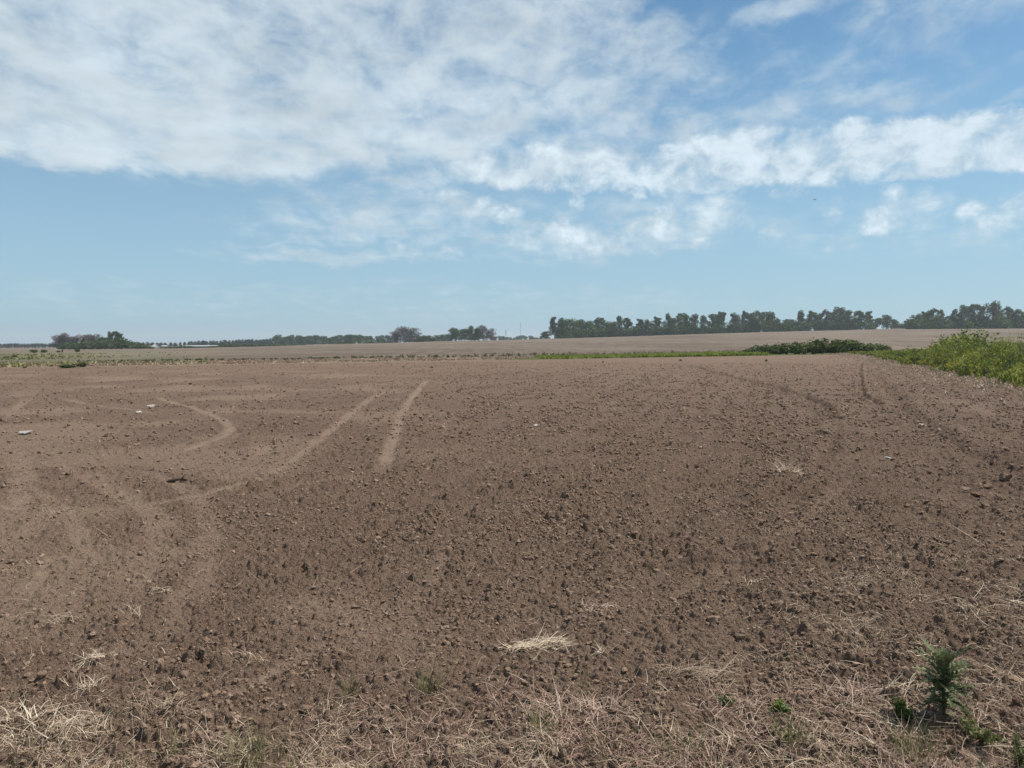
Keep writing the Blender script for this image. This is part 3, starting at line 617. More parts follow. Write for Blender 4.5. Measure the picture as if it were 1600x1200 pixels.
TUFTS = [(668, 1080, 60, .20, .05, 'tallest thin green grass tuft left of bottom centre, leaning right', .45, .2), (548, 1090, 40, .14, .03, 'dark green grass tuft left of the tallest one', .25, 0),
    (395, 1185, 90, .13, .12, 'wide pale green grass tuft at the bottom edge, left of centre', .7, 0), (275, 1180, 30, .13, .06, 'thin grass tuft at the bottom edge between the left corner and the wide one', .65, 0),
    (848, 1150, 50, .18, .05, 'upright rusty and green grass tuft at bottom centre', .8, 0), (955, 1185, 60, .12, .1, 'short dark green blades at the bottom edge right of centre', .3, 0),
    (1060, 1185, 60, .11, .1, 'short green blades at the bottom edge, next right of the dark ones', .4, 0), (1240, 1175, 60, .16, .06, 'grey green upright grass tuft left of the lower weeds', .5, 0),
    (1440, 1190, 70, .14, .08, 'green grass tuft in front of the thistle', .5, 0), (1345, 1010, 10, .10, .02, 'few green blades on the straw up and left of the thistle', .5, 0),
    (1500, 900, 8, .16, .02, 'single thin golden blades beside the flat mud slab', .95, .3), (1415, 1175, 50, .16, .05, 'slender green grass tuft left of the thistle foot', .45, 0)]
for i, (px, py, n, h, sp, lab, vm, le) in enumerate(TUFTS): grass_tuft(px, py, n, h, sp, lab, 400+i, vm, lean=le)

# dark stick
def stick(px, py, label, ln, seed, rad=.022):
    rng = np.random.default_rng(seed); x0, y0 = ground_at(px, py); z0 = gz(x0, y0); mb = MB(); s = np.linspace(-.5, .5, 7)
    tube(mb, np.stack([s*ln, .03*np.sin(s*7), .02+.02*np.cos(s*5)], 1), rad*(1-.5*np.abs(s)), 7, .3)
    tube(mb, [(ln*.1, 0, .03), (ln*.22, -.03, .07), (ln*.3, -.02, .08)], [.011, .008, .004], 5, .6); tube(mb, [(-ln*.2, 0, .03), (-ln*.33, .05, .05)], [.012, .005], 5, .2)
    o = mb.build('dead_branch', M_stick, smooth=True); o.location = (x0, y0, z0); tag(o, label, 'branch')
stick(280, 753, 'short dark dead branch lying on the dusty soil at the left', .27, 1)

# thistle
def thistle():
    rng = np.random.default_rng(8); x0, y0 = ground_at(1473, 1128); z0 = gz(x0, y0)
    root = empty('thistle', (x0, y0, z0), 0); tag(root, 'spiny dark green thistle standing in the straw at the bottom right', 'thistle')
    mb = MB(); tube(mb, [(0, 0, -.02), (.003, 0, .07), (-.004, .004, .15), (-.002, 0, .22)], [.008, .0075, .007, .005], 7, .4)
    for a, z in ((.8, .09), (2.6, .12), (4.4, .15), (5.6, .07)):   # wing spines down the stalk
        pass
    mb.build('stem', M_stem, root, True)
    def leaf(base, az, pitch, ln, wd, droop, var):
        m = MB(); n = 13; p = np.array(base, float); pt = pitch; V = []; vv = []
        side = np.array([-math.sin(az), math.cos(az), 0])
        for i in range(n):
            k = i/(n-1); d = np.array([math.cos(az)*math.cos(pt), math.sin(az)*math.cos(pt), math.sin(pt)])
            up = np.cross(d, side)*-1 if np.cross(d, side)[2] < 0 else np.cross(d, side)
            w = wd*(.35+.9*math.sin(math.pi*(k*.85+.1)))*(1.-k*.55)*(1.25 if i % 2 else .34)
            if i == n-1: w = .0006
            V += [p+side*w+up*w*.45*(1 if i % 2 else .2)+d*w*.5*(i % 2), p, p-side*w+up*w*.45*(1 if i % 2 else .2)+d*w*.5*(i % 2)]; vv += [var+.1+.1*(i % 2), var+.42, var+.1+.1*(i % 2)]
            p = p+d*ln/(n-1); pt -= droop/(n-1)
        Fq = [[3*i+a, 3*i+a+1, 3*i+a+4, 3*i+a+3] for i in range(n-1) for a in (0, 1)]
        m.add(V, Fq, np.clip(vv, 0, 1))
        for i in range(1, n-1, 2):       # needle spines on the lobes
            for s_ in (0, 2):
                q = np.array(V[3*i+s_]); c = np.array(V[3*i+1]); o_ = (q-c)/np.linalg.norm(q-c)
                m.add([q-[0, 0, .0006], q+[0, 0, .0012], q+o_*.009+[0, 0, .002]], [[0, 1, 2]], .95)
        m.build('leaf', M_thistle, root)
    for i in range(26): leaf((0, 0, .012+.0055*i), i*2.4+rng.normal()*.3, .35+rng.normal()*.25, .07+.05*rng.random(), .017, .9, .15+.3*rng.random())
    for i in range(26): leaf((0, 0, .115+.0035*i), i*2.4+1, .5+.018*i+rng.normal()*.18, .10+.06*rng.random(), .020, .45, .2+.3*rng.random())
    for i in range(9): leaf((0, 0, .20), i*2.4, 1.0+.05*i*.8, .085, .013, .1, .3+.3*rng.random())
    m = MB(); tube(m, [(0.006, -.006, .10), (.04, -.015, .118), (.05, -.016, .128)], [.004, .003, .003], 5, .4); m.build('side_stem', M_stem, root, True)
    V = clod_shapes(ICO2, 1, rng, .05)[0]*np.array([.012, .012, .014]); m = MB(); m.add(V+np.array([.05, -.016, .138]), ICO2[1], .9); o = m.build('flower_head', M_pink, root)
    for i in range(7): leaf((.035, -.014, .115), -.3+rng.normal()*.6, .2+rng.normal()*.4, .06, .011, .6, .5)
thistle()
def weed(px, py, h, label, seed, n=16, mat=None, spread=.05, ls=.03):
    rng = np.random.default_rng(seed); x0, y0 = ground_at(px, py); root = empty('green_weed', (x0, y0, gz(x0, y0))); tag(root, label, 'weed', 'green weeds in the foreground')
    ms, ml = MB(), MB()
    for k in range(5):
        a = rng.random()*6.283; tip = np.array([math.cos(a)*spread*rng.random(), math.sin(a)*spread*rng.random(), h*(.6+.4*rng.random())]); mid = tip*.5+rng.normal(size=3)*.006
        tube(ms, [(0, 0, -.01), mid, tip], [.0025, .002, .0012], 4, .5)
        q = rng.random(n)[:, None]**.7; P = q*tip[None]+rng.normal(size=(n, 3))*ls*.8; P[:, 2] = np.maximum(P[:, 2], .004); leaves(ml, P, ls*(.5+.6*rng.random(n)), rng, np.clip(rng.normal(.45, .15, n), 0, 1), up=.4, elong=4.5)
    ms.build('stem', M_stem, root); ml.build('leaves', mat or M_leafg, root)
weed(1416, 1125, .10, 'bright green leafy weed at the left foot of the thistle', 1, 26, ls=.012)
weed(1535, 1165, .10, 'small leaved green weed patch in the bottom right corner', 2, 90, ls=.008, spread=.16, mat=M_grass)
weed(1590, 1190, .10, 'green weed at the bottom right edge of the photo', 3, 80, ls=.008, spread=.14, mat=M_grass)
weed(1218, 1122, .05, 'small dark green weed among the reddish straw, right of bottom centre', 4, 26, ls=.011)
weed(1135, 1105, .035, 'grey green small weed below the arching straw clump', 6, 22, ls=.010, mat=M_thistle)

# ------------------------------------------------------------------ strips of grass and weeds at the field edges
def stand(mb, x, y, h, rng, nl, lw, vmean, up=.55, elong=3.0, z=None, vs=.17, stem=True):
    n = len(x); z = ground_z(x, y) if z is None else z; k = np.repeat(np.arange(n), nl); q = rng.random(n*nl)**.75
    off = rng.normal(size=(n*nl, 2))*(.09*h[k]*(.5+q))[:, None]
    P = np.stack([x[k]+off[:, 0], y[k]+off[:, 1], z[k]+h[k]*q], 1)
    pv = rng.normal(size=n)*.10+.22*fbm(x*.9, y*.9, 66, 3)
    leaves(mb, P, (lw if np.ndim(lw) == 0 else lw[k])*(.6+.8*rng.random(n*nl)), rng, np.clip(vmean+pv[k]+rng.normal(size=n*nl)*vs, 0, 1), up=up, elong=elong)
def field_edge():
    rng = np.random.default_rng(21)
    # green grass strip across the far edge, right half
    mb = MB(); n = 26000; px = rng.uniform(835, 1200, n); t = (px-800)/F; de = edge_y(t); y = de+1.0+rng.random(n)**1.2*de*.42; x = t*y
    dens = .35+.65*sstep(900, 1050, px); k = (rng.random(n) < dens)&(fbm(x*.3, y*.3, 3, 2) > -.35-.4*sstep(1000, 1120, px)); x, y, px = x[k], y[k], px[k]
    h = .10+.22*sstep(950, 1150, px)*rng.random(len(x)); stand(mb, x, y, h, rng, 3, .09, .68, up=.8, z=macro(x, y))
    o = mb.build('edge_grass', M_leafg); tag(o, 'bright green grass strip along the far edge of the tilled field', kind='stuff')
    # low dry grass with straw, left half
    mb = MB(); n = 9000; px = rng.uniform(-80, 840, n); t = (px-800)/F; de = edge_y(t); y = de*(1.04+rng.random(n)*.42); x = t*y
    k = fbm(x*.25, y*.25, 33, 2) > -.1; x, y = x[k], y[k]; stand(mb, x, y, .03+.05*rng.random(len(x)), rng, 2, .07, .28, up=.6, z=macro(x, y))
    o = mb.build('stubble_grass', M_straw); tag(o, 'pale dry grass between the tilled field and the stubble field', kind='stuff')
    mb = MB(); n = 5000; px = rng.uniform(-120, 330, n); D = edge_y((px-800)/F)*(1.1+rng.random(n)**1.5*2.2); x = (px-800)/F*D; y = D
    k = fbm(x*.06, y*.06, 36, 3)+.3*rng.normal(size=n) > .0+.9*sstep(60, 330, px); x, y = x[k], y[k]; stand(mb, x, y, .05+.09*rng.random(len(x)), rng, 2, .13, .78, up=.7, z=macro(x, y))
    o = mb.build('pasture_grass', M_grass); tag(o, 'olive green rough grass on the left of the stubble field', kind='stuff')
    # the irregular line of small weeds
    mb = MB(); n = 3000; px = rng.uniform(120, 1180, n); t = (px-800)/F; D = edge_y(t)*1.48+rng.normal(size=n)*1.1+1.5*np.sin(px/40); x = t*D; y = D
    k = rng.random(n) < sstep(-.5, .5, fbm(px/9., px*0, 39, 4)*1.2+.15*sstep(600, 900, px))*.8; x, y, px = x[k], y[k], px[k]; h = .08+.30*rng.random(len(x))**3*(1+.6*sstep(700, 950, px))
    h = h*(.45+.55*sstep(350, 700, px)); stand(mb, x, y, h, rng, 9, .06, .42, z=macro(x, y)); o = mb.build('boundary_weeds', M_scrub); tag(o, 'low broken line of dark weeds where the stubble field begins', kind='stuff')
    # tall weeds at the right
    rs = []
    for seedk, (mat, nm, lab, vm, n, cond) in enumerate([
        (M_leafg, 'tall_weeds', 'tall bright green weeds along the right edge of the field', .72, 11000, 0),
        (M_scrub, 'olive_weeds', 'dull olive green weeds mixed in along the right edge of the field', .55, 7000, 1),
        (M_yellow, 'flowering_weeds', 'yellow flower heads in the tall weeds on the right', .6, 16000, 2),
        (M_straw, 'dry_weeds', 'dry pale weeds fringing the green weeds on the right', .55, 9000, 3)]):
        mb = MB(); y = 22+(100-22)*rng.random(n)**.8; e = right_edge(y)+.9*perlin(y/5, y*0, 55)+.35*perlin(y/1.3, y*0, 56)
        off = rng.random(n)**1.7*(.28*y+4)-1.2*rng.random(n)**5; x = e+off
        if cond == 3: x = e-.3-np.abs(rng.normal(size=n))*1.2
        hh = (.75+.75*sstep(60, 46, y))*(.8+.45*fbm(x/2.2, y/2.2, 57, 2))*(.35+.65*sstep(-.5, 2.2, off))*np.clip(1-.25*sstep(30, 24, y), .5, 1)
        hh = .93*hh*(1-.5*sstep(62, 85, y)); p = fbm(x/1.8, y/1.8, 58+cond, 2)
        hp = np.clip(hh, .25, 2.)*(.55+.7*rng.random(n))
        if cond == 0: k = p > -.22
        if cond == 1: k = p > -.1
        if cond == 2: k = (np.exp(-((y-43)/4.5)**2)*np.exp(-((off-.8)/1.5)**2) > rng.random(n)) | (rng.random(n) < .012)
        if cond == 3: k = (rng.random(n) < .8) & (fbm(x*.8, y*.8, 68, 2) > -.2); hp = .04+.13*rng.random(n)
        x, y, hp = x[k], y[k], hp[k]; z = macro(x, y)
        if cond == 2:
            n2 = len(x); kk = np.repeat(np.arange(n2), 7); leaves(mb, np.stack([x[kk]+rng.normal(size=n2*7)*.15, y[kk]+rng.normal(size=n2*7)*.15, z[kk]+hp[kk]*(.45+.4*rng.random(n2*7))], 1), .06, rng, np.clip(rng.normal(.6, .2, n2*7), 0, 1), elong=1)
        elif cond < 2:
            n2 = len(x); kk = np.repeat(np.arange(n2), 5); m_ = n2*5; pv = np.clip(.82+.2*fbm(x*.9, y*.9, 67, 3)+rng.normal(size=n2)*.1, 0, 1)
            ribbons(mb, np.stack([x[kk]+rng.normal(size=m_)*.07, y[kk]+rng.normal(size=m_)*.07, z[kk]], 1), rng.random(m_)*6.28, rng.uniform(1.25, 1.57, m_), hp[kk]*(.7+.5*rng.random(m_)), .03, rng.normal(-.15, .15, m_), np.clip(pv[kk]+rng.normal(size=m_)*.1, 0, 1), seg=3, rng=rng, twist=1.)
            stand(mb, x, y, hp, rng, 20, .036, vm, up=.75, elong=5, z=z, vs=.2)
            kk = np.repeat(np.arange(n2), 6); q = .88+.2*rng.random(len(kk)); leaves(mb, np.stack([x[kk]+rng.normal(size=len(kk))*.10*hp[kk], y[kk]+rng.normal(size=len(kk))*.10*hp[kk], z[kk]+hp[kk]*q], 1), .030, rng, np.clip(rng.normal(.93, .1, len(kk)), 0, 1), up=.8, elong=4)
        else: stand(mb, x, y, hp, rng, 4 if cond == 3 else 26, .026, vm, up=.75, elong=4.5, z=z, vs=.18)
        o = mb.build(nm, mat); tag(o, lab, kind='stuff')
    # scattered dry weeds on the soil at the right border
    mb = MB(); n = 6000; y = rng.uniform(18, 70, n); x = right_edge(y)-np.abs(rng.normal(size=n))*2.6; k = fbm(x*.5, y*.5, 62, 2) > .05; x, y = x[k], y[k]
    stand(mb, x, y, .02+.04*rng.random(len(x)), rng, 3, .022, .42, up=.2); o = mb.build('border_litter', M_straw); tag(o, 'dry plant litter on the soil beside the right weeds', kind='stuff')
field_edge()

# ------------------------------------------------------------------ shrubs
def shrub_mesh(seed, w, h, n, size, mat, d=1., lob=7, vm=.5, name='foliage'):
    rng = np.random.default_rng(seed); mb = MB()
    for k in range(lob):
        a = rng.random()*6.283; r = math.sqrt(rng.random())*.75; cx, cy = math.cos(a)*r*w/2, math.sin(a)*r*w/2*d; rr = rng.uniform(.28, .45)
        hh = h*(1-.55*r*r)*rng.uniform(.75, 1.); m = n//lob; P = rng.normal(size=(m, 3)); P /= np.linalg.norm(P, axis=1)[:, None]; P *= (rng.random(m)**.4)[:, None]
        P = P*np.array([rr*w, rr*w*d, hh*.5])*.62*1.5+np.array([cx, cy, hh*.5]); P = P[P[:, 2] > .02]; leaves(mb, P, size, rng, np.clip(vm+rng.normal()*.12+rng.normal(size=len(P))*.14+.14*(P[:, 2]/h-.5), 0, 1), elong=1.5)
    return mb.mesh(name, mat)
def shrub_stem(seed, h, mat=None):
    rng = np.random.default_rng(seed); mb = MB()
    for k in range(5):
        a = rng.random()*6.283; tube(mb, [(0, 0, -.1*h), (math.cos(a)*.1*h, math.sin(a)*.1*h, .3*h), (math.cos(a)*.28*h, math.sin(a)*.28*h, .7*h)], [.04*h, .03*h, .01*h], 4, .4)
    return mb.mesh('stem', M_bark)
ORD = ['first', 'second', 'third', 'fourth', 'fifth', 'sixth', 'seventh', 'eighth', 'ninth', 'tenth', 'eleventh', 'twelfth', 'thirteenth', 'fourteenth', 'fifteenth', 'sixteenth', 'seventeenth', 'eighteenth', 'nineteenth', 'twentieth']
def ordn(i): return ORD[i] if i < 20 else ('twenty-'+ORD[i-20] if i < 29 else ('thirtieth' if i == 29 else 'thirty-'+ORD[i-30]))
def place(me_crown, me_stem, name, x, y, s, rz, label, cat, group, parts=True, sx=None, crown='foliage', stem='stem', dz=0.):
    z = float(macro(np.array([x]), np.array([y]))[0])+dz
    if not parts:
        o = link(name, me_crown); o.location = (x, y, z); o.rotation_euler[2] = rz; o.scale = (s if sx is None else sx, s if sx is None else sx, s)
    else:
        o = empty(name, (x, y, z), rz); o.scale = (s if sx is None else sx, s if sx is None else sx, s); link(crown, me_crown, o)
        if me_stem: link(stem, me_stem, o)
    tag(o, label, cat, group); return o
rng = np.random.default_rng(77)
HED = [shrub_mesh(500+i, 1., 1., 620, .085, M_hedge, vm=.58) for i in range(4)]; STM = [shrub_stem(510+i, 1.) for i in range(2)]
hx = [(1172, 13), (1186, 17), (1200, 18), (1214, 19), (1228, 20), (1242, 23), (1256, 21), (1270, 25), (1284, 26), (1298, 24), (1312, 27), (1326, 24), (1340, 22), (1353, 19), (1367, 18), (1382, 15)]
for i, (px, hp) in enumerate(hx):
    D = 93+1.5*math.sin(i*2.3)+i*.15; x, y = at(px, D); h = hp*D/F*1.12
    place(HED[i % 4], STM[i % 2], 'hedge_shrub', x, y, h, i*1.3, f'{ordn(i)} shrub from the left in the dark hedge by the field', 'shrub', 'shrubs of the dark hedge at the field edge', sx=max(h, 1.25)*1.25)
WD = [shrub_mesh(520+i, 1., 1., 2600, .036, M_leafg, vm=.62, lob=14) for i in range(2)]
for px, D, h, w, lab in [(1516, 49, 2.8, 3.6, 'tallest bright green bush rising out of the weeds on the right'), (1422, 58, 1.25, 2.0, 'dark green bush at the left end of the tall weeds'), (1480, 53, 2.1, 2.4, 'green bush just left of the tallest bush in the weeds'), (1585, 42, 1.6, 2.4, 'dark green bush in the weeds at the right edge of the photo')]:
    x, y = at(px, D); place(WD[0] if 'tall' in lab else WD[1], STM[0], 'weed_bush', x, y, h, px, lab, 'bush', 'bushes in the right weeds', sx=w)
SCR = [shrub_mesh(530+i, 1., 1., 700, .085, M_scrub, vm=.5) for i in range(4)]
def at_base(px, py, D): return at(px, D)
for px, py, D, hp, wp, lab in [(54, 559, 200, 6, 14, 'grey green bush, left of the close pair on the left pasture'), (68, 559, 200, 6, 10, 'dark green bush, right of the close pair on the left pasture'), (92, 559, 205, 4, 6, 'small bush right of the close pair on the left pasture'),
    (121, 558, 210, 6, 9, 'olive bush standing in front of the dense green grove'), (128, 571, 72, 9, 15, 'round dark bush at the edge of the tilled field, left'), (108, 573, 68, 7, 26, 'low wide green bush left of the round dark one at the field edge'), (98, 559, 190, 6, 2.5, 'thin dark upright shrub between the pair and the grove'),
    (12, 566, 95, 4, 10, 'low bush near the left edge of the photo'), (25, 565, 105, 4, 9, 'low bush right of the one at the left edge of the photo'), (38, 573, 60, 3, 5, 'tiny bush at the field edge below the close pair'),
    (1063, 564, 74, 3, 5, 'small dark weed alone in the tilled field near its far edge, right of centre'), (942, 567, 72, 3, 3.5, 'tiny dark weed in the tilled field near its far edge, centre right'), (1197, 565, 62, 4, 5, 'small dark weed in the tilled field below the left end of the hedge'),
    (675, 575, 60, 3, 5, 'tiny weed near the far edge of the tilled field, below the grey tree clump'), (630, 574, 60, 2, 4, 'tiny weed near the far edge left of the one below the grey tree clump')]:
    D = HC*F/(py-530) if D < 80 and py > 562 else D
    x, y = at(px, D); h = hp*D/F*1.1; place(SCR[int(px) % 4], STM[0], 'bush', x, y, h, px*.7, lab, 'bush', 'small bushes on the fields', parts=hp > 5, sx=wp*D/F)

# ------------------------------------------------------------------ trees
def crown(seed, h, w, n, size, mat, base=.25, lobes=12, vm=.5, shape='euc'):
    rng = np.random.default_rng(seed); mb = MB(); C0 = []
    for k in range(lobes):
        q = (k+.5)/lobes; z = h*(base+(1-base)*(.1+.84*q)); a = rng.random()*6.283
        if shape == 'euc': env = w*.5*(.35+.65*math.sin(math.pi*min(1, q*.8+.2)))*(.55+.5*rng.random()); rr = w*rng.uniform(.10, .22)*(1.2-.45*q)
        else: env = w*.5*math.sqrt(max(.05, 1-(q*1.05-.25)**2))*.62; rr = w*rng.uniform(.22, .32)
        r = env*math.sqrt(rng.random()); c = np.array([math.cos(a)*r, math.sin(a)*r, min(z, h-rr*.75)]); C0.append(c); m = int(n/lobes)
        P = rng.normal(size=(m, 3)); P /= np.linalg.norm(P, axis=1)[:, None]; P *= (rng.random(m)**.35)[:, None]*np.array([rr, rr, rr*((.8+.7*rng.random()) if shape == 'euc' else .8)]); P += c
        leaves(mb, P, size, rng, np.clip(vm+rng.normal()*.13+rng.normal(size=m)*.15, 0, 1), elong=1.6)
    return mb.mesh('crown', mat), C0
def trunk(seed, h, C0, r=.28, lean=.5, var=.6):
    rng = np.random.default_rng(seed); mb = MB(); s = np.linspace(0, 1, 6); lx, ly = rng.normal(size=2)*lean
    base = np.stack([lx*s**2, ly*s**2, -.4+h*.75*s], 1); tube(mb, base, r*(1-.75*s), 6, var)
    for c in C0[::2]:
        k = rng.uniform(.25, .7); p = np.array([lx*k**2, ly*k**2, -.4+h*.75*k]); tube(mb, [p, (p+c)/2+[0, 0, .04*h], c], [r*.45, r*.3, r*.12], 5, var)
    return mb.mesh('trunk', M_bark)
EUC = []
for i in range(9):
    h = 18.; m, c = crown(600+i, h, 9.5+1.5*(i % 3), 3000, .52, M_euc if i % 3 else M_green, base=(.02, .10, .0)[i % 3], lobes=26+i % 5, vm=.42+.05*(i % 3)); EUC.append((m, trunk(620+i, h, c, .3)))
RND = []
for i in range(4):
    m, c = crown(640+i, 14., 13., 1900, .62, M_green, base=.03, lobes=12, vm=.45, shape='round'); RND.append((m, trunk(650+i, 14., c, .3)))
DRY = []
for i in range(4):
    m, c = crown(660+i, 14., 12., 1900, .48, M_dry, base=.0, lobes=12, vm=.55, shape='round'); DRY.append((m, trunk(670+i, 14., c, .26, var=.3)))
FILL = [shrub_mesh(680+i, 8., 6., 1100, .6, M_green, lob=8, vm=.4) for i in range(3)]
def tree(kind, i, px, top, base, D, name, label, group, wpx=None, parts=True, cat='tree'):
    h = (base-top)*D/F*1.04; me, st = kind[i % len(kind)]; h0 = 18. if kind is EUC else 14. if kind in (RND, DRY) else 9.
    s = h/h0; w0 = {9: 9.5+1.5*(i % len(kind) % 3), 4: 12.5}.get(len(kind), 6.); sx = s if wpx is None else wpx*D/F/w0
    x, y = at(px, D); z = float(macro(np.array([x]), np.array([y]))[0])
    if parts: o = empty(name, (x, y, z), i*1.7+px); link('crown', me, o); link('trunk', st, o)
    else: o = link(name, me); o.location = (x, y, z); o.rotation_euler[2] = i*1.7+px
    o.scale = (sx, sx, s); tag(o, label, cat, group); return o
ROW1 = [(853, 518, 12), (866, 496, 17), (878, 498, 16), (890, 499, 19), (904, 500, 18), (921, 502, 18), (938, 497, 19), (950, 503, 15), (966, 495, 17), (980, 497, 15), (998, 499, 15), (1012, 500, 13), (1025, 496, 16), (1042, 492, 18), (1053, 498, 13), (1064, 490, 18), (1084, 493, 17), (1099, 494, 17), (1114, 491, 17), (1126, 488, 17), (1146, 490, 19), (1161, 487, 18), (1171, 492, 15), (1181, 487, 18), (1193, 488, 17), (1204, 489, 17), (1215, 499, 14), (1230, 499, 14), (1239, 505, 12),
    (1249, 486, 17), (1265, 487, 18), (1277, 492, 14), (1288, 485, 18), (1298, 489, 14), (1309, 482, 18), (1325, 486, 18), (1342, 486, 18), (1357, 487, 17)]
for i, (px, top, w) in enumerate(ROW1):
    base = float(np.interp(px, PXC, YSK)); left = px < 960; hue = 'round and green' if left and i < 8 else 'slender and tufty' if i % 2 else 'broad and ragged'
    kd = RND if (i in (2, 3, 4, 5, 7)) else EUC
    tree(kd, i, px, top, base, 595-.00*i+8*math.sin(i*2.1), 'eucalyptus', f'{ordn(i)} tree from the left in the long crest row, {hue}', 'trees of the long row on the crest', wpx=w*(1.6+.3*math.sin(i*4.7)))
ROW2 = [(1369, 497, 16), (1384, 492, 15), (1397, 499, 14), (1409, 506, 12)]
for i, (px, top, w) in enumerate(ROW2): tree(RND, i, px, top, float(np.interp(px, PXC, YSK)), 610, 'broadleaf_tree', f'{ordn(i)} from the left of the low green trees between the crest rows', 'low trees between the two crest rows', wpx=w*1.3)
ROW3 = [(1432, 490, 15), (1442, 487, 17), (1455, 483, 17), (1468, 484, 17), (1480, 493, 13), (1491, 484, 15), (1504, 477, 17), (1517, 475, 17), (1531, 478, 18), (1549, 471, 19), (1562, 484, 14), (1574, 480, 17), (1588, 483, 17), (1602, 485, 18), (1618, 480, 18), (1636, 484, 18), (1655, 480, 18)]
for i, (px, top, w) in enumerate(ROW3[:14]): tree(EUC, i+2, px, top, float(np.interp(px, PXC, YSK)), 545+6*math.sin(i*1.9), 'eucalyptus', f'{ordn(i)} tree from the left in the crest row at the photo edge', 'trees of the right crest row', wpx=w*(1.6+.5*math.sin(i*3.7)))
# understorey below the crest rows
for i, px in enumerate(list(range(872, 1360, 13))+list(range(1430, 1610, 14))):
    x, y = at(px+3*math.sin(i*3.1), 588 if px < 1400 else 538); o = place(FILL[i % 3], None, 'understorey_bush', x, y, 1.0+.9*math.sin(i*1.7)**2, i*1.1, 'dark bush filling the space beneath tall trees on the crest', 'bush', 'bushes beneath the crest trees', parts=False, dz=-1.3)
# clumps in the middle distance
MID = [(DRY, 618, 518, 534, 16, 'grey leafless looking tree at the left of the middle clump'), (DRY, 632, 511, 534, 24, 'tallest grey rounded tree in the middle clump'), (DRY, 648, 513, 534, 18, 'grey tree at the right of the middle clump'), (RND, 660, 525, 534, 16, 'low green tree at the right foot of the grey clump'), (RND, 676, 528, 534, 14, 'lower green scrub tree right of the grey clump'),
    (RND, 712, 513, 532, 18, 'pale green round tree at the left of the clump near the mast'), (RND, 726, 514, 532, 14, 'second tree from the left in the clump near the mast'), (EUC, 737, 510, 532, 14, 'darker tree in the middle of the clump near the mast'), (EUC, 747, 513, 532, 12, 'short dark tree in the clump near the mast'), (DRY, 755, 509, 532, 17, 'tallest greyish tree of the clump near the mast'), (DRY, 767, 514, 532, 14, 'rightmost tree of the clump near the mast'), (RND, 741, 522, 532, 24, 'low bushy tree at the foot of the clump near the mast')]
for i, (kd, px, top, base, w, lab) in enumerate(MID): tree(kd, i+1, px, top, float(np.interp(px, PXC, YSK)), 596, 'tree', lab, 'trees of the middle clumps', wpx=w*1.6)
# left grove
GR = [(DRY, 92, 524, 20, 'brown leafless tree at the left end of the left grove'), (DRY, 100, 521, 16, 'tallest brown leafless tree at the left of the grove'), (DRY, 108, 527, 16, 'low brown tree right of the tallest leafless one in the grove'), (DRY, 119, 526, 16, 'brown tree rising behind the scrub, left of the grove middle'), (DRY, 130, 523, 17, 'brown tree behind the scrub with a domed top'), (DRY, 142, 523, 18, 'wide brown tree behind the scrub, middle of the grove'), (DRY, 152, 523, 14, 'brown tree behind the scrub, right of the wide one'),
    (EUC, 173, 519, 9, 'slim tree, left of the two tall ones above the grove'), (EUC, 183, 518, 13, 'tallest tree of the grove, right of the two tall ones'), (EUC, 191, 522, 9, 'small tree touching the tallest tree of the grove on its right'), (RND, 163, 527, 14, 'dark green tree below and left of the two tall ones')]
def zbase(px, D): x, y = at(px, D); return 530+(HC-float(macro(np.array([x]), np.array([y]))[0]))/D*F
for i, (kd, px, top, w, lab) in enumerate(GR): tree(kd, i+1, px, top, zbase(px, 470), 470, 'tree', lab, 'trees of the left grove', wpx=w*1.5)
GS = [shrub_mesh(690+i, 1., 1., 900, .075, M_scrub, vm=.5, lob=9) for i in range(3)]
gsh = [(110, 534, 22), (122, 531, 24), (136, 530, 26), (150, 531, 26), (163, 529, 26), (176, 526, 26), (188, 526, 24), (199, 530, 22), (209, 532, 20), (219, 535, 18), (228, 539, 16), (235, 543, 10)]
for i, (px, top, w) in enumerate(gsh):
    D = 400+6*math.sin(i*2.); b = zbase(px, D); place(GS[i % 3], None, 'grove_bush', *at(px, D), (b-top)*D/F*1.08, i*2., f'{ordn(i)} from the left of the green bushes fronting the left grove', 'bush', 'green bushes fronting the left grove', parts=False, sx=w*1.35*D/F)
S2 = [(262, 543, 16), (272, 541, 18), (283, 540, 18), (293, 540, 16), (302, 545, 12), (316, 542, 18), (330, 541, 18), (346, 540, 20), (352, 534, 16), (366, 540, 20), (382, 536, 22), (392, 539, 20), (408, 537, 22), (424, 538, 22), (440, 539, 20), (456, 540, 18), (470, 540, 12), (530, 537, 14), (545, 536, 16), (580, 535, 16), (600, 534, 16), (645, 530, 20), (662, 529, 22)]
for i, (px, top, w) in enumerate(S2):
    D = 440+(px-260)*.45; b = zbase(px, D); place(GS[i % 3], None, 'field_bush', *at(px, D), max((b-top), 3)*D/F*1.1, i*2., f'{ordn(i)} from the left of the dull bushes beyond the stubble field', 'bush', 'bushes along the far side of the stubble field', parts=False, sx=w*1.4*D/F)
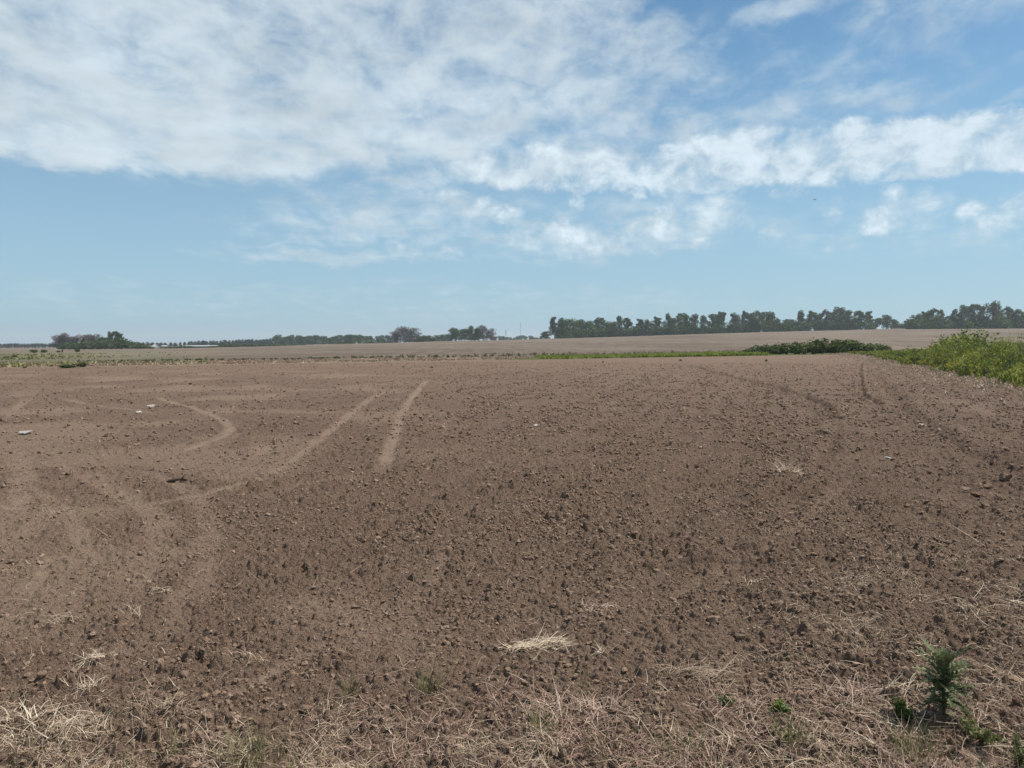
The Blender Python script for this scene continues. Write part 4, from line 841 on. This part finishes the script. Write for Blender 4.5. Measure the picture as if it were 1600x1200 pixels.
# far wood
def pine(seed, n=170):
    rng = np.random.default_rng(seed); mb = MB(); P = rng.normal(size=(n, 3)); P /= np.linalg.norm(P, axis=1)[:, None]; P *= (rng.random(n)**.4)[:, None]*np.array([3.2, 3.2, 3.9]); P += (0, 0, 5.0); P[:, :2] *= (1.15-.06*P[:, 2:3]); leaves(mb, P, 1.25, rng, rng.random(n), elong=1.3)
    tube(mb, [(0, 0, -.5), (0, 0, 4)], [.3, .2], 5, .1); return mb.mesh('pine_tree', M_pine)
PN = [pine(700+i) for i in range(5)]
rng = np.random.default_rng(99)
def far_row(x0, x1, top, D, step, name, lab, grp, mes=PN, h0=9., w=6.):
    px = x0
    while px < x1:
        tp = top(px) if callable(top) else top; h = max(5., (zbase(px, D)-tp-rng.random()*1.6)*D/F)
        x, y = at(px, D+rng.normal()*8); o = link(name, mes[rng.integers(len(mes))]); o.location = (x, y, float(macro(np.array([x]), np.array([y]))[0])-.3); s = h/h0; o.scale = (max(.8, s)*rng.uniform(.85, 1.2),)*2+(s,); o.rotation_euler[2] = rng.random()*6.28
        tag(o, lab, 'tree', grp); px += step*rng.uniform(.75, 1.25)
far_row(-40, 100, 535, 900, 5.5, 'pine_tree', 'dark low tree in the far wood left of the grove', 'trees of the far wood left of the grove')
far_row(196, 300, 533.5, 900, 7.5, 'pine_tree', 'dark tree in the loose far row above the white sheds', 'trees of the far row above the sheds')
far_row(296, 520, lambda p: np.interp(p, [296, 315, 380, 420, 440, 500, 520], [532, 531, 529, 528, 524, 523, 527]), 880, 5.5, 'pine_tree', 'dark tree in the long far wood left of the middle clumps', 'trees of the long far wood')
far_row(300, 520, 534, 860, 7.5, 'pine_tree', 'dark tree in the long far wood left of the middle clumps', 'trees of the long far wood')
FB = []
for i in range(3):
    m, c = crown(720+i, 9., 9., 260, 1.1, M_green, base=.02, lobes=8, vm=.3, shape='round'); FB.append(m)
far_row(436, 512, lambda p: 523+1.5*math.sin(p/5), 850, 9, 'broadleaf_tree', 'dark broad tree rising above the long far wood', 'broad trees of the far wood', FB)
far_row(518, 620, lambda p: np.interp(p, [518, 530, 550, 565, 580, 600, 620], [525, 521.5, 521.5, 522, 523.5, 523, 521]), 800, 8, 'broadleaf_tree', 'dark broad tree in the far wood between the long wood and the grey clump', 'broad trees left of the grey clump', FB)
far_row(655, 712, 522, 820, 8, 'broadleaf_tree', 'dark broad tree in the far wood between the two middle clumps', 'broad trees between the middle clumps', FB)
far_row(768, 856, lambda p: 524.5+1.5*math.sin(p/6), 1100, 6, 'broadleaf_tree', 'far blue green tree in the low wood behind the masts', 'low far wood behind the masts', FB)
far_row(1398, 1440, 505, 800, 8, 'broadleaf_tree', 'far tree in the dip between the crest rows', 'far trees in the dip of the crest', FB)

# ------------------------------------------------------------------ masts, sheds, bird
def mast(px, top, D, w, label):
    x, y = at(px, D); z = float(macro(np.array([x]), np.array([y]))[0]); h = (zbase(px, D)-top)*D/F; root = empty('radio_mast', (x, y, z)); tag(root, label, 'mast', 'radio masts on the horizon')
    mb = MB(); cs = [np.array([math.cos(a), math.sin(a), 0])*w for a in (0, 2.094, 4.189)]
    for c in cs: tube(mb, [c+[0, 0, -.5], c*.5+[0, 0, h]], [w*.14, w*.10], 4, .4)
    mb.build('mast_legs', M_metal, root); mb = MB(); n = int(h/(w*2.2))
    for i in range(n):
        for j in range(3):
            k0, k1 = i/n, (i+1)/n; a = cs[j]*(1-.5*k0)+[0, 0, h*k0]; b_ = cs[(j+1) % 3]*(1-.5*k1)+[0, 0, h*k1]; tube(mb, [a, b_], w*.07, 3, .4)
    mb.build('lattice', M_metal, root); mb = MB(); tube(mb, [(0, 0, h), (0, 0, h+h*.06)], w*.08, 4, .4)
    for dz in (.72, .86):
        tube(mb, [(w*.7, 0, h*dz), (w*.7, 0, h*dz+1.8)], w*.28, 5, .9)
    mb.build('antenna', M_metal, root)
mast(790, 516, 640, .55, 'dark thin radio mast just right of the middle tree clump'); mast(813, 504, 1000, .55, 'faint tall radio mast in the gap between the tree clump and the long row')
def shed(px0, px1, top, D, depth, label, ht=3.):
    x0, _ = at(px0, D); x1, _ = at(px1, D); x, y = (x0+x1)/2, D; z = float(macro(np.array([x]), np.array([y]))[0]); w = x1-x0
    ht = max(2.2, (zbase((px0+px1)/2, D)-top)*D/F); root = empty('long_shed', (x, y, z)); tag(root, label, 'shed', 'white sheds before the far wood')
    ev = ht*.62; mb = MB(); hw, hd = w/2, depth/2
    V = [(-hw, -hd, -.4), (hw, -hd, -.4), (hw, hd, -.4), (-hw, hd, -.4), (-hw, -hd, ev), (hw, -hd, ev), (hw, hd, ev), (-hw, hd, ev), (-hw, 0, ht-.05), (hw, 0, ht-.05)]
    mb.add(V, [[0, 1, 5, 4], [2, 3, 7, 6]], .15); mb.add(V, [[1, 2, 6, 9, 5], [3, 0, 4, 8, 7]], .2); mb.build('wall', M_shed, root)
    mb = MB(); o_ = .3; V = [(-hw-o_, -hd-o_, ev-.1), (hw+o_, -hd-o_, ev-.1), (hw+o_, 0, ht), (-hw-o_, 0, ht), (-hw-o_, hd+o_, ev-.1), (hw+o_, hd+o_, ev-.1)]; V2 = [(a, b, c+.12) for a, b, c in V]
    f = [[0, 1, 2, 3], [3, 2, 5, 4]]; g = [[6, 7, 8, 9], [9, 8, 11, 10]]; mb.add(V+V2, [q[::-1] for q in f]+g+[[0, 1, 7, 6], [1, 2, 8, 7], [2, 5, 11, 8], [5, 4, 10, 11], [4, 3, 9, 10], [3, 0, 6, 9]], .85); mb.build('roof', M_shed, root)
    mb = MB(); k = int(w/6)
    for i in range(k):
        a = -hw+(i+.5)*w/k; mb.add([(a-.7, -hd-.04, .2), (a+.7, -hd-.04, .2), (a+.7, -hd-.04, ev*.75), (a-.7, -hd-.04, ev*.75), (a-.7, -hd, .2), (a+.7, -hd, .2), (a+.7, -hd, ev*.75), (a-.7, -hd, ev*.75)], [[0, 1, 2, 3], [0, 4, 5, 1], [1, 5, 6, 2], [2, 6, 7, 3], [3, 7, 4, 0]], .1)
    if k: o = mb.build('shutters', M_stick, root)
shed(231, 247, 540.5, 760, 9, 'long low pale shed at the left, beside the grove'); shed(255, 262, 539.5, 765, 7, 'small white shed between the dark trees right of the grove')
shed(292, 340, 540, 770, 10, 'longest white shed before the far wood'); shed(241, 245, 538.5, 775, 6, 'little white gabled hut behind the low shed')
def bird():
    d = direction(1273, 312); p = np.array([0, 0, HC])+d*48; root = empty('bird', tuple(p), .6); tag(root, 'tiny dark bird flying below the long white cloud band', 'bird')
    V = ICO2[0]*np.array([.075, .022, .022]); V[:, 1:] *= (1-.5*np.clip(-V[:, :1]/.075, 0, 1)); mb = MB(); mb.add(V, ICO2[1], .2)
    mb.add([(-.06, -.01, 0), (-.12, -.03, 0), (-.12, .03, 0), (-.06, .01, 0), (-.06, 0, .006)], [[0, 1, 2], [0, 2, 3], [1, 0, 4], [2, 4, 3]], .2)
    mb.build('body', M_bird, root, True)
    for s in (-1, 1):
        mb = MB(); W = [(.03, 0, 0), (.035, s*.06, .03), (.01, s*.13, .02), (-.02, s*.07, .026), (-.03, 0, 0)]; mb.add(W+[(a, b, c+.004) for a, b, c in W], [[0, 1, 2, 3, 4], [9, 8, 7, 6, 5]], .2); mb.build('wing', M_bird, root)
bird()

# ------------------------------------------------------------------ haze
def haze():
    m = bpy.data.materials.new('haze_air'); m.use_nodes = True; nt = m.node_tree; nt.nodes.remove(nt.nodes['Principled BSDF']); v = nt.nodes.new('ShaderNodeVolumePrincipled')
    v.inputs['Color'].default_value = (.84, .92, .96, 1); v.inputs['Density'].default_value = HAZE; v.inputs['Anisotropy'].default_value = .2; nt.links.new(v.outputs[0], nt.nodes['Material Output'].inputs['Volume'])
    a, b, c = 7200., -60., 45.
    V = [(sx*a, sy*a, z) for z in (b, c) for sy in (-1, 1) for sx in (-1, 1)]
    me = make_mesh('haze', V, [np.array([[0, 2, 3, 1], [4, 5, 7, 6], [0, 1, 5, 4], [2, 6, 7, 3], [0, 4, 6, 2], [1, 3, 7, 5]])], mats=[m]); o = link('haze', me); tag(o, 'thin pale haze over the far fields', kind='stuff'); return o
HAZE = .0002
if HAZE: haze()
